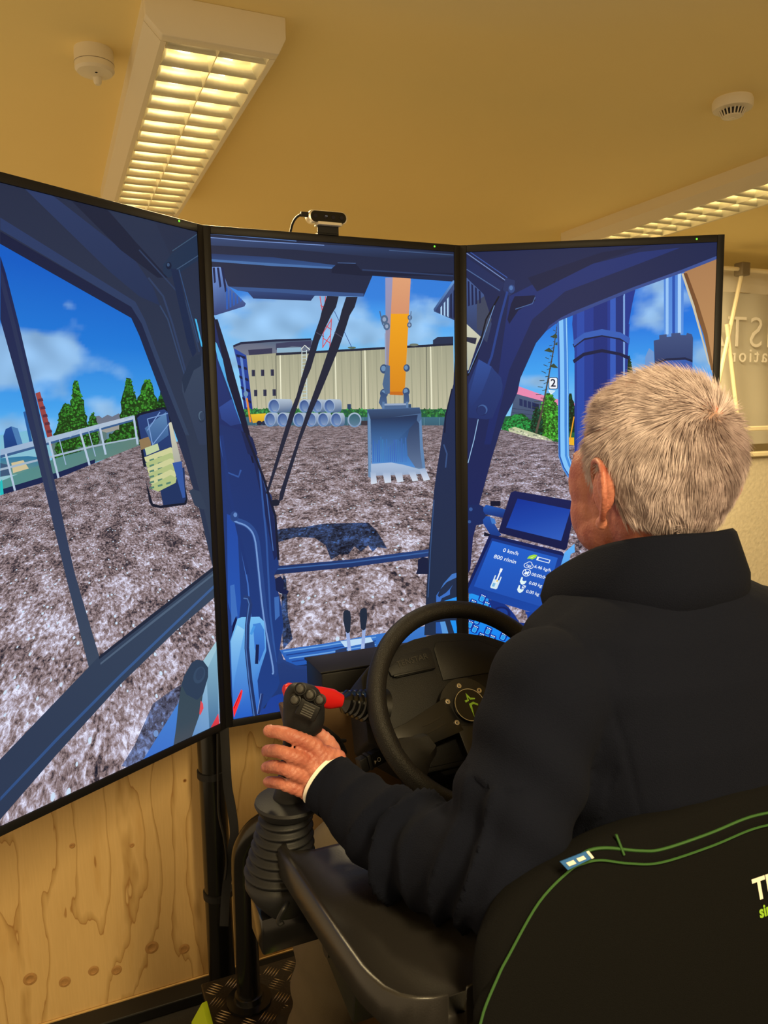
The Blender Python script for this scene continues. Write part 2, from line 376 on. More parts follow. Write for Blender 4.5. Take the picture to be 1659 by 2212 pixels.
# ------------------------------------------------------------------ the three portrait monitors
SH, SW, SZ = 1.12, 0.62493, 0.79365          # outer height and width, height of the lower edge
BZ, BZT = 0.01664, 0.01713                    # bezel
AL, AR = 0.580457, 0.506686
def monM(which):
    if which == 'C': o = Vector((0, 0, SZ)); a = 0
    elif which == 'R': o = Vector((SW, 0, SZ)); a = -AR
    else: o = Vector((-SW*math.cos(AL), -SW*math.sin(AL), SZ)); a = AL
    return Matrix.Translation(o) @ Matrix.Rotation(a, 4, 'Z'), o, a
MON = {k: monM(k) for k in 'LCR'}
class Scr:
    """flat picture shown by one display, drawn as coloured polygons lying on its panel"""
    def __init__(s, which):
        s.w = which; s.M = MON[which][0]; s.I = s.M.inverted(); s.n = s.M.to_3x3() @ Vector((0, 1, 0))
        s.v = []; s.f = []; s.c = []; s.mi = []; s.z = 0
    def loc(s, px, py):
        k = FW + RT*((px-829.5)/FPX) - UP*((py-1106)/FPX); o = s.M.translation
        p = s.I @ (CAM + k*((o-CAM).dot(s.n)/k.dot(s.n))); return (p.x, p.z)
    def clip(s, P):
        for ax, lim, sg in ((0, BZ, 1), (0, SW-BZ, -1), (1, BZT, 1), (1, SH-BZT, -1)):
            out = []; n = len(P)
            for i in range(n):
                a, b = P[i], P[(i+1) % n]; ia = sg*(a[ax]-lim) >= 0; ib = sg*(b[ax]-lim) >= 0
                if ia: out.append(a)
                if ia != ib:
                    t = (lim-a[ax])/(b[ax]-a[ax]); out.append(tuple(a[k]+(b[k]-a[k])*t for k in range(len(a))))
            P = out
            if len(P) < 3: return []
        return P
    def raw(s, P, cols, mi=0):
        """P local (x, z), cols sRGB per corner"""
        cols = [((c[0]*0.84, c[1]*0.96, c[2]) if c[2] > c[0]*1.3 and c[2] < 190 else c) for c in cols]
        Q = s.clip([(*p, *c) for p, c in zip(P, cols)])
        if len(Q) < 3: return
        R = [Q[0]]
        for q in Q[1:]:
            if abs(q[0]-R[-1][0])+abs(q[1]-R[-1][1]) > 1e-6: R.append(q)
        if len(R) < 3: return
        s.z += 1; y = -0.0004 - s.z*0.000004; b = len(s.v)
        for q in R: s.v.append((q[0], y, q[1])); s.c.append((*lin(q[2:5]), 1))
        for t in tessellate_polygon([[Vector((q[0], q[1], 0)) for q in R]]):
            if len(set(t)) == 3: s.f.append(tuple(b+i for i in t)); s.mi.append(mi)
    def P(s, pts, col, col2=None, d=None, mi=0):
        """polygon in photograph pixels; col -> col2 along d=(x0,y0,x1,y1), default top to bottom"""
        if col2 is None: cols = [col]*len(pts)
        else:
            ys = [p[1] for p in pts]
            if d is None: d = (0, min(ys), 0, max(ys))
            dx, dy = d[2]-d[0], d[3]-d[1]; L = dx*dx+dy*dy; cols = []
            for p in pts:
                t = min(1, max(0, ((p[0]-d[0])*dx+(p[1]-d[1])*dy)/L)); cols.append(tuple(a+(b-a)*t for a, b in zip(col, col2)))
        s.raw([s.loc(*p) for p in pts], cols, mi)
    def S(s, pts, w, col, col2=None, hl=None):
        """stroke"""
        P = [Vector(p) for p in pts]; n = len(P); A = []; B = []; W = w if isinstance(w, (list, tuple)) else [w]*n
        for i in range(n):
            d = (P[min(i+1, n-1)]-P[max(i-1, 0)]).normalized(); q = Vector((-d.y, d.x))*W[i]/2
            A.append(tuple(P[i]+q)); B.append(tuple(P[i]-q))
        for i in range(n-1):
            ca = col if col2 is None else tuple(a+(b-a)*i/(n-1) for a, b in zip(col, col2))
            s.P([A[i], A[i+1], B[i+1], B[i]], ca); s.z -= 1
        s.z += 1
        if hl:
            off = hl[0]
            s.S([tuple(Vector(a)*(0.5+off)+Vector(b)*(0.5-off)) for a, b in zip(A, B)], hl[2], hl[1])
    def E(s, cx, cy, rx, ry, col, col2=None, n=24, rot=0):
        pts = []
        for i in range(n):
            a = 2*PI*i/n; x = rx*math.cos(a); y = ry*math.sin(a); pts.append((cx+x*math.cos(rot)-y*math.sin(rot), cy+x*math.sin(rot)+y*math.cos(rot)))
        s.P(pts, col, col2)
    def RR(s, x0, y0, x1, y1, r, col, col2=None):
        pts = []
        for cx, cy, a0 in ((x1-r, y0+r, -90), (x1-r, y1-r, 0), (x0+r, y1-r, 90), (x0+r, y0+r, 180)):
            for k in range(4): a = math.radians(a0+30*k); pts.append((cx+r*math.cos(a), cy+r*math.sin(a)))
        s.P(pts, col, col2)
    def sky(s, stops, clouds, ylo):
        """colour grid with soft noise clouds; stops: (photo y, rgb) on the panel's middle"""
        xm = {'L': 250, 'C': 720, 'R': 1280}[s.w]; st = [(s.loc(xm, y)[1], lin(c)) for y, c in stops]; st.sort(key=lambda t: -t[0])
        nx, nz = 96, 110; z0 = s.loc(xm, ylo)[1]; zt = SH-BZT; s.z += 1; y = -0.0004 - s.z*0.000004; b = len(s.v)
        cl = [(*s.loc(c[0], c[1]), c) for c in clouds]
        for j in range(nz+1):
            for i in range(nx+1):
                x = BZ+(SW-2*BZ)*i/nx; z = z0+(zt-z0)*j/nz
                c = st[-1][1]
                for k in range(len(st)-1):
                    if st[k][0] >= z >= st[k+1][0]:
                        t = (st[k][0]-z)/(st[k][0]-st[k+1][0]); c = tuple(p+(q-p)*t for p, q in zip(st[k][1], st[k+1][1]))
                if z > st[0][0]: c = st[0][1]
                den = 0
                for (u, w, q) in cl:
                    den += q[4]*math.exp(-(((x-u)/q[2])**2+((z-w)/q[3])**2))
                if den > 0.02:
                    f = noise.fractal(Vector((x*11, z*19, 3.1)), 1.0, 2.0, 5)
                    m = min(1, max(0, (den + f*0.55 - 0.33)*1.7)); sh = 0.85+0.3*noise.noise(Vector((x*20, z*26, 9)))
                    cc = tuple(v*sh for v in (0.36, 0.62, 0.93)); c = tuple(p+(q-p)*m*0.85 for p, q in zip(c, cc))
                s.v.append((x, y, z)); s.c.append((*c, 1))
        for j in range(nz):
            for i in range(nx):
                a = b+j*(nx+1)+i; s.f.append((a, a+1, a+nx+2, a+nx+1)); s.mi.append(0)
    def text(s, txt, O, U, V, size, col, bold=0.0):
        """lettering in an affine frame given in photograph pixels: O centre, U per unit right, V per unit down"""
        tv, tf = text_mesh(txt, size, bold); s.z += 1; y = -0.0004 - s.z*0.000004; b = len(s.v)
        for v in tv:
            q = s.loc(O[0]+U[0]*v.x-V[0]*v.y, O[1]+U[1]*v.x-V[1]*v.y); s.v.append((q[0], y, q[1])); s.c.append((*lin(col), 1))
        for t in tf: s.f.append(tuple(b+i for i in t)); s.mi.append(0)
    def build(s, name, parent, mats):
        V = np.array(s.v); me = bpy.data.meshes.new(name); me.from_pydata([tuple(v) for v in V], [], s.f)
        o = bpy.data.objects.new(name, me); COL.objects.link(o); o.parent = parent
        for m in mats: me.materials.append(m)
        me.polygons.foreach_set('material_index', s.mi)
        a = me.color_attributes.new('shown', 'FLOAT_COLOR', 'POINT'); a.data.foreach_set('color', np.array(s.c, dtype=np.float32).ravel())
        return o
def paintmat():
    m = bpy.data.materials.new('display_pixels'); m.use_nodes = True; nt = m.node_tree; b = nt.nodes['Principled BSDF']
    a = nt.nodes.new('ShaderNodeVertexColor'); a.layer_name = 'shown'
    b.inputs['Base Color'].default_value = (0.006, 0.006, 0.007, 1); b.inputs['Roughness'].default_value = 0.42; b.inputs['Specular IOR Level'].default_value = 0.1
    nt.links.new(a.outputs[0], b.inputs['Emission Color']); b.inputs['Emission Strength'].default_value = 1.0; return m
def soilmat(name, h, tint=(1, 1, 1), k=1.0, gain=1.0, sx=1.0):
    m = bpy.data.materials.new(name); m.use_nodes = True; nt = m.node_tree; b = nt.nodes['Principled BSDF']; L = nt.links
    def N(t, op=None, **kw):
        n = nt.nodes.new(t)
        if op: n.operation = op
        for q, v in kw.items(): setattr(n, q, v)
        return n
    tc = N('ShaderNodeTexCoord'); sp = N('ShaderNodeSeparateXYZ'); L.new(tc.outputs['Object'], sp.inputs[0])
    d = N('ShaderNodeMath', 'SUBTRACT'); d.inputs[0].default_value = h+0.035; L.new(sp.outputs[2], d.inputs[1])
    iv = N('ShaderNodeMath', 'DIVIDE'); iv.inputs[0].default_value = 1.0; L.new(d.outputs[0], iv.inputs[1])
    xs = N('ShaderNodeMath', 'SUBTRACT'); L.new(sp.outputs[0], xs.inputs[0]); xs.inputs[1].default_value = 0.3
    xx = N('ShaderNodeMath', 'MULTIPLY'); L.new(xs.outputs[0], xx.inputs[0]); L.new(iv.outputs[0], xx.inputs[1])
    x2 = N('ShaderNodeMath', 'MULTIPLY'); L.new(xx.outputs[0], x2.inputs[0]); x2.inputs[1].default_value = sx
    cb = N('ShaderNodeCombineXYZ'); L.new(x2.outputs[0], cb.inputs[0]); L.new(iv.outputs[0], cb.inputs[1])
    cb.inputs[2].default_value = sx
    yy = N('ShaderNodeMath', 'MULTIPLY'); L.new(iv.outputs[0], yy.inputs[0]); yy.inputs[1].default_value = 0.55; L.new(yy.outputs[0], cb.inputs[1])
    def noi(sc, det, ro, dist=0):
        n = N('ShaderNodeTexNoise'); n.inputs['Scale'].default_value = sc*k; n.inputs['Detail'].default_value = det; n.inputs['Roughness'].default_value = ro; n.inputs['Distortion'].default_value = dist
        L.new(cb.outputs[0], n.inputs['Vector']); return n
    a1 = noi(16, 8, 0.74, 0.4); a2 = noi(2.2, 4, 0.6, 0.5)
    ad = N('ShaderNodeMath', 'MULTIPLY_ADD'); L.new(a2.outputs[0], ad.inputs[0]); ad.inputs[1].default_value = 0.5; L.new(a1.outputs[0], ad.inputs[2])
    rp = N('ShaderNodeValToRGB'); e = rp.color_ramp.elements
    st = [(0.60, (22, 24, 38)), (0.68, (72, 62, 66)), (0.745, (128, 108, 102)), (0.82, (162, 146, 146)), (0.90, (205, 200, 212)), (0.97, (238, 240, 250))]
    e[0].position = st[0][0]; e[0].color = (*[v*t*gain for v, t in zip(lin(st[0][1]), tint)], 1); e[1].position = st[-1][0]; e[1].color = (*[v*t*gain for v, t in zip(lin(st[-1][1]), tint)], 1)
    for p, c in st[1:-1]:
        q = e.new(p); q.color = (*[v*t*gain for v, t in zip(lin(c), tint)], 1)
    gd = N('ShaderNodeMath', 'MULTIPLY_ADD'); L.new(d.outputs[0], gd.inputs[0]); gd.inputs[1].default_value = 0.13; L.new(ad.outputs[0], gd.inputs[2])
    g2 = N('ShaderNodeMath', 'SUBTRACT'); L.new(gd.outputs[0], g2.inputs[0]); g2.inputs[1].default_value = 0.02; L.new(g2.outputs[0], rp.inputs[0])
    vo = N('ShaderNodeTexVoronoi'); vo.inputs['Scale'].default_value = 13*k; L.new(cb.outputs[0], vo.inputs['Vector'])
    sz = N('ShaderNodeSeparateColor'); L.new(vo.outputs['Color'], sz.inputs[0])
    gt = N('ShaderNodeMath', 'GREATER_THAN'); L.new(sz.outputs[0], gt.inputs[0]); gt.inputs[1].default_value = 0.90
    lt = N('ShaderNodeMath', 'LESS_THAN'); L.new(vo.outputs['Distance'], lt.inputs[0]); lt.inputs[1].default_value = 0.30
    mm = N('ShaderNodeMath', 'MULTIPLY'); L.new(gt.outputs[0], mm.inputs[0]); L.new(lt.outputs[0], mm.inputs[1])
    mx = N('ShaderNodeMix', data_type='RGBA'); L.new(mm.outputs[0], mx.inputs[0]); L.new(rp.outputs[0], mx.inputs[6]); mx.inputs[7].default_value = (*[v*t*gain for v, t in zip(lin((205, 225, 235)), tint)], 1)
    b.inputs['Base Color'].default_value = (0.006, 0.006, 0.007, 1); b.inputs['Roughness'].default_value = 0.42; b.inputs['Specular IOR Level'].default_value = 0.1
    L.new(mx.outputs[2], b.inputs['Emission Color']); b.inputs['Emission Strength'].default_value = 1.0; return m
M_px = paintmat()
def tree(s, cx, top, bot, w, col, n=120, lean=0.0):
    n = int(n*2.2)
    """leafy crown: dark outline of jagged edge with brighter leaf flecks"""
    rnd = random.Random(int(cx*7+top)); L_ = []; R_ = []; k = 16
    for i in range(k+1):
        t = i/k; hw = w/2*(math.sin(PI*min(1, t*0.62+0.04)))**0.75*(0.8+0.45*rnd.random()); y = top+(bot-top)*t; x = cx+lean*(1-t)
        L_.append((x-hw, y+rnd.uniform(-3, 3))); R_.append((x+hw, y+rnd.uniform(-3, 3)))
    s.P(L_+R_[::-1], tuple(c*0.42 for c in col))
    for i in range(n):
        t = rnd.random()**0.8; hw = w/2*(math.sin(PI*min(1, t*0.62+0.04)))**0.75; x = cx+lean*(1-t)+rnd.uniform(-1, 1)*hw; y = top+(bot-top)*t
        q = rnd.uniform(0.5, 1.12); r = rnd.uniform(1.2, 3.1)
        s.P([(x-r, y+r*0.3), (x-r*0.2, y-r), (x+r, y-r*0.1), (x+r*0.2, y+r*0.8)], tuple(min(255, c*q) for c in col)); s.z -= 1
    s.z += 1
def clamp_px(p): return p

# ---- left display
s = Scr('L'); hL = s.loc(215, 930)[1]
s.sky([(372, (12, 84, 186)), (600, (10, 92, 196)), (750, (28, 120, 215)), (880, (66, 160, 236)), (960, (110, 196, 246))],
      [(45, 762, 0.13, 0.045, 1.0), (100, 775, 0.07, 0.035, 0.8), (10, 815, 0.08, 0.03, 0.7), (150, 735, 0.03, 0.02, 0.55), (235, 878, 0.07, 0.028, 0.9), (145, 658, 0.02, 0.01, 0.4), (60, 925, 0.1, 0.02, 0.5)], 1100)
s.P([(0, 940), (60, 930), (110, 955), (110, 1030), (0, 1045)], (120, 186, 214), (150, 196, 206))
s.P([(7, 942), (12, 927), (24, 921), (38, 925), (51, 966), (10, 978)], (36, 78, 148), (24, 60, 118))
s.P([(24, 921), (38, 925), (51, 966), (40, 970)], (86, 128, 178))
s.P([(50, 890), (56, 888), (70, 955), (64, 958)], (40, 96, 160))
s.P([(0, 990), (60, 985), (100, 990), (100, 1015), (0, 1030)], (52, 120, 160), (110, 150, 130))
s.P([(24, 1000), (50, 994), (62, 1012), (28, 1022)], (205, 190, 150)); s.P([(0, 1000), (16, 1004), (22, 1026), (0, 1030)], (70, 90, 120))
s.P([(76, 850), (86, 846), (130, 1000), (118, 1006)], (156, 72, 70), (128, 52, 58))
for y in range(862, 990, 17): s.P([(78+(y-850)*0.285, y), (88+(y-850)*0.285, y-2), (90+(y-850)*0.285, y+4), (79+(y-850)*0.285, y+6)], (92, 44, 60)); s.z -= 1
s.z += 1
s.P([(196, 908), (200, 900), (214, 898), (220, 903), (232, 896), (242, 900), (256, 893), (268, 900), (268, 960), (190, 975)], (104, 112, 132), (132, 140, 148))
s.P([(198, 920), (268, 905), (268, 958), (192, 974)], (150, 150, 148), (164, 160, 146)); s.P([(218, 938), (248, 930), (250, 950), (220, 958)], (112, 134, 150))
s.P([(112, 950), (160, 945), (200, 925), (230, 935), (230, 985), (112, 1010)], (92, 120, 118))
tree(s, 143, 872, 995, 50, (58, 138, 46), 150); tree(s, 173, 822, 965, 34, (62, 146, 48), 130, lean=-10); tree(s, 200, 892, 962, 26, (60, 136, 48), 50)
tree(s, 283, 818, 960, 40, (60, 140, 46), 150, lean=-6); tree(s, 318, 820, 950, 48, (70, 156, 50), 150); tree(s, 352, 842, 930, 30, (48, 116, 44), 60)
tree(s, 262, 928, 985, 74, (56, 132, 46), 110); tree(s, 160, 968, 1008, 60, (48, 112, 58), 60)
s.P([(-300, 1165), (0, 1040), (120, 990), (200, 968), (300, 945), (300, 968), (0, 1064), (-300, 1192)], (100, 146, 140), (96, 128, 120), d=(0, 1000, 300, 1000))
s.P([(0, 1058), (125, 1020), (205, 992), (205, 1000), (125, 1038), (0, 1078)], (22, 36, 78))
s.P([(0, 971), (288, 897), (290, 905), (0, 984)], (150, 176, 208), (180, 196, 214), d=(0, 0, 290, 0)); s.P([(0, 984), (290, 905), (290, 909), (0, 990)], (66, 96, 140))
s.P([(0, 1012), (200, 962), (296, 944), (296, 947), (200, 966), (0, 1017)], (160, 180, 200))
for a, b in (((12, 980), (32, 1060)), ((106, 952), (127, 1036)), ((172, 930), (194, 1008)), ((215, 922), (228, 982)), ((288, 898), (297, 960))): s.S([a, b], 4.5, (176, 196, 220), (150, 176, 196))
for a, b in (((172, 930), (150, 944)), ((215, 922), (200, 930)), ((288, 898), (268, 905)), ((128, 950), (142, 1004)), ((190, 928), (206, 986))): s.S([a, b], 2.2, (150, 176, 206))
s.P([(0, 1040), (4, 1035), (8, 1072), (0, 1076)], (28, 188, 190))
s.P([(-300, 1190), (0, 1070), (125, 1033), (215, 996), (300, 962), (420, 950), (480, 1000), (480, 1600), (300, 1680), (0, 1810), (-300, 1990)], (0, 0, 0), mi=1)
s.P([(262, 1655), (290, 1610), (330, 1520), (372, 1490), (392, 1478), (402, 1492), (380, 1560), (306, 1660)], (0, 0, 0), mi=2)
# mirror
s.P([(292, 900), (298, 893), (352, 879), (366, 884), (405, 1078), (402, 1090), (346, 1098), (328, 1094), (322, 1085), (296, 925)], (20, 25, 44))
s.P([(296, 903), (302, 897), (354, 884), (362, 890), (400, 1078), (398, 1086), (346, 1092), (330, 1088), (300, 925)], (46, 66, 120), (32, 50, 92))
s.P([(300, 950), (324, 942), (326, 965), (304, 972)], (142, 118, 84)); s.P([(312, 925), (358, 890), (364, 940), (330, 965)], (110, 140, 180), (60, 90, 140))
for a, b in (((318, 905), (330, 965)), ((345, 890), (318, 930)), ((330, 960), (365, 915)), ((318, 905), (362, 893))): s.S([a, b], 2, (120, 156, 210))
s.P([(306, 1010), (398, 990), (400, 1080), (346, 1092), (330, 1088)], (0, 0, 0), mi=1)
s.P([(366, 1010), (398, 1010), (401, 1080), (352, 1091), (346, 1060)], (34, 52, 96))
for k in range(6):
    y = 980+k*12; s.P([(311+k*3, y+8), (368, y-14), (381, y-8), (379, y+3), (326+k*3, y+22), (314+k*3, y+17)], (176, 190, 130) if k % 2 else (204, 206, 152))
    for q in range(3): s.P([(322+q*18, y+13-q*5), (332+q*18, y+10-q*5), (333+q*18, y+14-q*5), (323+q*18, y+17-q*5)], (86, 128, 110)); s.z -= 1
    s.z += 1
s.P([(312, 968), (340, 958), (344, 972), (316, 984)], (190, 206, 160))
s.P([(364, 914), (370, 911), (388, 985), (391, 1000), (376, 1003)], (206, 204, 180), (170, 170, 160)); s.P([(372, 1000), (392, 996), (400, 1074), (394, 1076)], (60, 90, 160))
# cab door post and belt line
s.P([(0, 553), (12, 590), (40, 700), (82, 880), (122, 1060), (160, 1235), (213, 1415), (218, 1440), (196, 1460), (143, 1250), (97, 1060), (45, 850), (0, 690)], (26, 34, 78), (70, 76, 94))
s.P([(0, 575), (8, 600), (34, 705), (76, 880), (116, 1060), (108, 1060), (66, 880), (25, 705), (0, 610)], (40, 46, 84), (60, 66, 88))
BM = [(463, 1222), (330, 1325), (213, 1418), (0, 1640), (-300, 1952), (-300, 2110), (0, 1770), (120, 1632), (260, 1478), (380, 1362), (468, 1286), (468, 1225)]
s.P(BM, (64, 72, 92), (50, 58, 82), d=(463, 1240, 0, 1700))
s.P([(463, 1222), (330, 1325), (213, 1418), (214, 1424), (330, 1334), (463, 1230)], (34, 40, 60)); s.P([(463, 1236), (330, 1340), (216, 1432), (217, 1436), (330, 1346), (463, 1241)], (92, 100, 120))
s.P([(463, 1262), (260, 1455), (120, 1595), (0, 1722), (0, 1730), (120, 1604), (260, 1463), (463, 1269)], (72, 98, 146), (56, 82, 130))
# cab roof and front post
FR = [(-300, 250), (-300, 357), (0, 527), (283, 687), (300, 724), (330, 800), (357, 876), (383, 936), (400, 1000), (418, 1059), (430, 1100), (448, 1180), (463, 1242), (480, 1242), (480, 480)]
s.P(FR, (40, 44, 68), (58, 64, 84))
s.P([(0, 500), (283, 663), (308, 700), (340, 790), (400, 940), (440, 1100), (463, 1200), (463, 1242), (430, 1100), (400, 1000), (357, 876), (300, 724), (283, 687), (0, 527)], (24, 30, 62), (52, 58, 80))
s.P([(0, 470), (292, 652), (312, 690), (350, 790), (408, 940), (400, 940), (340, 790), (306, 700), (283, 663), (0, 496)], (48, 60, 100), (60, 68, 92))
s.P([(50, 405), (110, 420), (290, 560), (330, 620), (345, 660), (300, 640), (240, 590)], (50, 60, 98), (42, 52, 84))
s.P([(150, 430), (230, 452), (300, 530), (362, 600), (340, 600), (260, 540)], (32, 36, 58)); s.P([(235, 455), (330, 470), (372, 560), (345, 580), (290, 520)], (46, 52, 76))
s.S([(300, 540), (355, 600), (400, 650), (430, 760)], 3, (54, 64, 94)); s.S([(320, 600), (352, 640), (372, 700), (400, 800), (440, 960)], 4, (56, 66, 98)); s.S([(345, 660), (362, 690), (392, 790), (425, 900)], 3, (60, 72, 104))
s.P([(352, 572), (372, 546), (428, 505), (430, 560), (392, 586), (364, 600), (352, 590)], (38, 52, 78)); s.S([(372, 542), (430, 503)], 2, (70, 88, 112)); s.S([(378, 584), (428, 552)], 2, (74, 90, 118)); s.E(364, 574, 6, 8, (24, 32, 56)); s.E(363, 572, 3, 4, (66, 84, 116))
s.P([(368, 580), (384, 582), (424, 760), (416, 772), (404, 740)], (34, 44, 74)); s.S([(386, 582), (428, 740)], 2, (58, 80, 120))
s.P([(420, 688), (424, 690), (438, 750), (434, 748)], (70, 180, 236))
s.P([(392, 820), (412, 772), (434, 764), (452, 960), (430, 960), (393, 845)], (66, 72, 92), (56, 62, 86)); s.P([(392, 820), (412, 772), (434, 764), (434, 790), (418, 800), (398, 850)], (44, 52, 74))
s.E(435, 900, 8, 13, (48, 56, 78)); s.E(434, 898, 6, 10, (92, 102, 122)); s.E(436, 899, 5.5, 9, (60, 68, 90))
s.P([(408, 1060), (416, 1056), (432, 1062), (446, 1100), (436, 1100), (420, 1092)], (58, 64, 84))
# console corner, joystick
s.P([(303, 1650), (385, 1518), (430, 1440), (466, 1386), (472, 1390), (474, 1572), (300, 1660)], (160, 200, 214), (62, 110, 190), d=(455, 1430, 330, 1640))
s.P([(445, 1450), (468, 1400), (472, 1570), (452, 1578)], (140, 186, 206), (74, 110, 150)); s.P([(303, 1650), (385, 1518), (384, 1570), (372, 1625)], (70, 130, 210), (60, 110, 200))
s.P([(385, 1520), (392, 1475), (398, 1462), (440, 1478), (436, 1512), (430, 1545), (412, 1597), (374, 1612), (380, 1570)], (62, 74, 84), (70, 78, 90))
s.P([(392, 1480), (396, 1462), (413, 1432), (424, 1425), (438, 1427), (449, 1442), (449, 1462), (438, 1500), (425, 1512), (402, 1500)], (52, 64, 86)); s.E(430, 1458, 12, 19, (62, 76, 100), rot=0.35); s.E(431, 1456, 8, 14, (56, 68, 92), rot=0.35)
s.P([(433, 1513), (438, 1520), (439, 1530), (432, 1545), (430, 1541)], (222, 76, 86)); s.P([(452, 1576), (471, 1541), (474, 1570)], (232, 66, 84), (200, 50, 60))
SL = s

# ---- centre display
s = Scr('C'); hC = s.loc(700, 905)[1]
s.sky([(540, (50, 120, 214)), (640, (52, 128, 220)), (680, (70, 158, 240)), (760, (120, 196, 246)), (880, (150, 212, 246))],
      [(600, 690, 0.16, 0.07, 1.0), (690, 650, 0.1, 0.04, 0.6), (560, 720, 0.08, 0.04, 0.6), (800, 722, 0.1, 0.05, 0.95), (930, 700, 0.09, 0.06, 0.9), (520, 780, 0.06, 0.03, 0.7)], 930)
s.P([(503, 748), (520, 740), (560, 736), (596, 735), (670, 733), (676, 736), (676, 772), (510, 775)], (96, 104, 128), (120, 124, 140)); s.P([(503, 746), (520, 739), (596, 733), (672, 731), (672, 735), (596, 738), (520, 744), (505, 750)], (30, 36, 66))
s.P([(536, 756), (588, 752), (588, 764), (538, 768)], (62, 56, 84)); s.P([(596, 742), (630, 738), (672, 736), (672, 750), (630, 748), (596, 756)], (70, 66, 96))
s.P([(598, 752), (650, 750), (650, 760), (598, 762)], (140, 176, 200))
s.P([(530, 768), (596, 763), (760, 756), (836, 752), (979, 741), (982, 888), (546, 888)], (160, 160, 136), (192, 188, 160)); s.P([(505, 752), (532, 768), (546, 888), (528, 888), (516, 800)], (40, 74, 160), (26, 48, 136))
for k in range(5): s.P([(510+k*3.2, 765+k*23), (530+k*3, 770+k*24), (531+k*3, 776+k*24), (511+k*3.2, 771+k*23)], (18, 26, 66)); s.z -= 1
s.z += 1
s.P([(518, 770), (524, 774), (536, 880), (532, 880)], (96, 136, 206)); s.P([(596, 763), (979, 741), (979, 746), (596, 768)], (36, 38, 58))
for i in range(46):
    x = 540+i*9.4; s.S([(x, 768 if x < 600 else 768-(x-596)*0.058), (x+3+(4 if x < 600 else 0), 884)], 2.2, (158, 158, 134) if i % 2 else (176, 175, 148)); s.z -= 1
s.z += 1
for x in (605, 724, 788, 930): s.S([(x, 768-(x-596)*0.058), (x+2.5, 884)], 2.6, (236, 234, 206))
for x in (596, 780, 921): s.S([(x, 768-(x-596)*0.058), (x+1, 884)], 2, (110, 112, 98))
s.P([(935, 735), (945, 728), (979, 727), (979, 742), (935, 744)], (46, 52, 78)); s.E(760, 751, 9, 2.4, (90, 110, 90)); s.E(894, 745, 10, 3, (110, 120, 110))
for x, y in ((547, 806), (567, 805.5), (588, 805), (552, 849), (572, 848.5), (592, 848)): s.P([(x-3.6, y-7), (x+3.6, y-7), (x+3.8, y+7), (x-3.2, y+7)], (62, 62, 84)); s.P([(x-0.8, y-6), (x+3, y-6), (x+3.2, y+6), (x-0.6, y+6)], (44, 40, 66)); s.z -= 1
s.P([(750, 873), (758, 873), (758, 884), (750, 884)], (50, 70, 100)); s.P([(882, 873), (888, 873), (888, 884), (882, 884)], (60, 80, 110))
s.S([(652, 756), (652, 862)], 1.6, (214, 226, 226)); s.S([(662, 756), (663, 862)], 1.6, (214, 226, 226))
for k in range(14): s.S([(652, 760+k*7.6), (663, 759+k*7.6)], 1.6, (180, 204, 210)); s.z -= 1
s.z += 1
s.S([(650, 755), (658, 746), (672, 758)], 2.2, (220, 226, 220))
for a, b in (((691, 640), (699, 690)), ((703, 640), (699, 690)), ((692, 660), (702, 665)), ((699, 690), (697, 752)), ((716, 688), (712, 754)), ((697, 700), (716, 712)), ((716, 690), (697, 720)), ((697, 730), (714, 742)), ((715, 722), (697, 750))): s.S([a, b], 2, (204, 84, 96))
s.S([(722, 672), (760, 751)], 1.4, (70, 90, 150))
rnd = random.Random(5)
s.P([(503, 884), (979, 884), (979, 902), (503, 902)], (38, 92, 62))
for i in range(620):
    x = rnd.uniform(505, 978); y = rnd.uniform(883, 901); r = rnd.uniform(1.6, 3.4); q = rnd.uniform(0.5, 1.25); s.P([(x-r, y), (x, y-r), (x+r, y+r*0.3), (x, y+r)], (60*q, 136*q, 70*q)); s.z -= 1
s.z += 1
s.P([(503, 901), (979, 901), (979, 922), (503, 922)], (74, 112, 128), (64, 96, 112))
for x in range(520, 980, 33): s.S([(x, 902), (x, 921)], 1.2, (110, 144, 150)); s.z -= 1
s.z += 1
s.P([(500, 919), (979, 919), (1000, 1380), (820, 1400), (600, 1440), (500, 1440)], (0, 0, 0), mi=1)
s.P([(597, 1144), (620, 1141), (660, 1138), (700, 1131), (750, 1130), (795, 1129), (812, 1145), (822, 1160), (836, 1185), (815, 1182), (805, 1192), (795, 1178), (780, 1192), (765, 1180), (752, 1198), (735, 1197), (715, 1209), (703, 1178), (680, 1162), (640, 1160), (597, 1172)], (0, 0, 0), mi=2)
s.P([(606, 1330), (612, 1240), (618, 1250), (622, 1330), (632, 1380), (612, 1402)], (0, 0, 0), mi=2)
# trailer and pipes
s.P([(541, 895), (574, 893), (575, 910), (546, 914)], (236, 196, 50), (210, 160, 40)); s.S([(533, 860), (541, 912)], 4, (228, 132, 50)); s.E(560, 914, 6, 5, (30, 36, 60)); s.E(570, 914, 5, 5, (36, 44, 70)); s.E(531, 851, 5, 6, (130, 150, 180))
def pipe(cx, cy, rx, ry, ln=0):
    if ln: s.P([(cx, cy-ry), (cx+ln, cy-ry+1), (cx+ln+3, cy-ry*0.5), (cx+ln+3, cy+ry*0.5), (cx+ln, cy+ry-2), (cx, cy+ry)], (176, 192, 210), (92, 104, 136))
    s.E(cx, cy, rx, ry, (176, 194, 214), (126, 150, 186)); s.E(cx, cy, rx-2.2, ry-2.2, (60, 80, 134), (120, 140, 190)); s.E(cx+2, cy, rx-5, ry-4, (78, 96, 150), (150, 160, 190))
pipe(591.5, 877, 13, 15.5, 37); pipe(657, 877, 12, 14.5, 20); pipe(684, 877, 12, 14.5, 20); pipe(711, 877, 12.5, 15, 24)
for x in (583, 610, 645, 671, 697.5, 725.5): pipe(x, 906.5, 12.5, 15.5, 16)
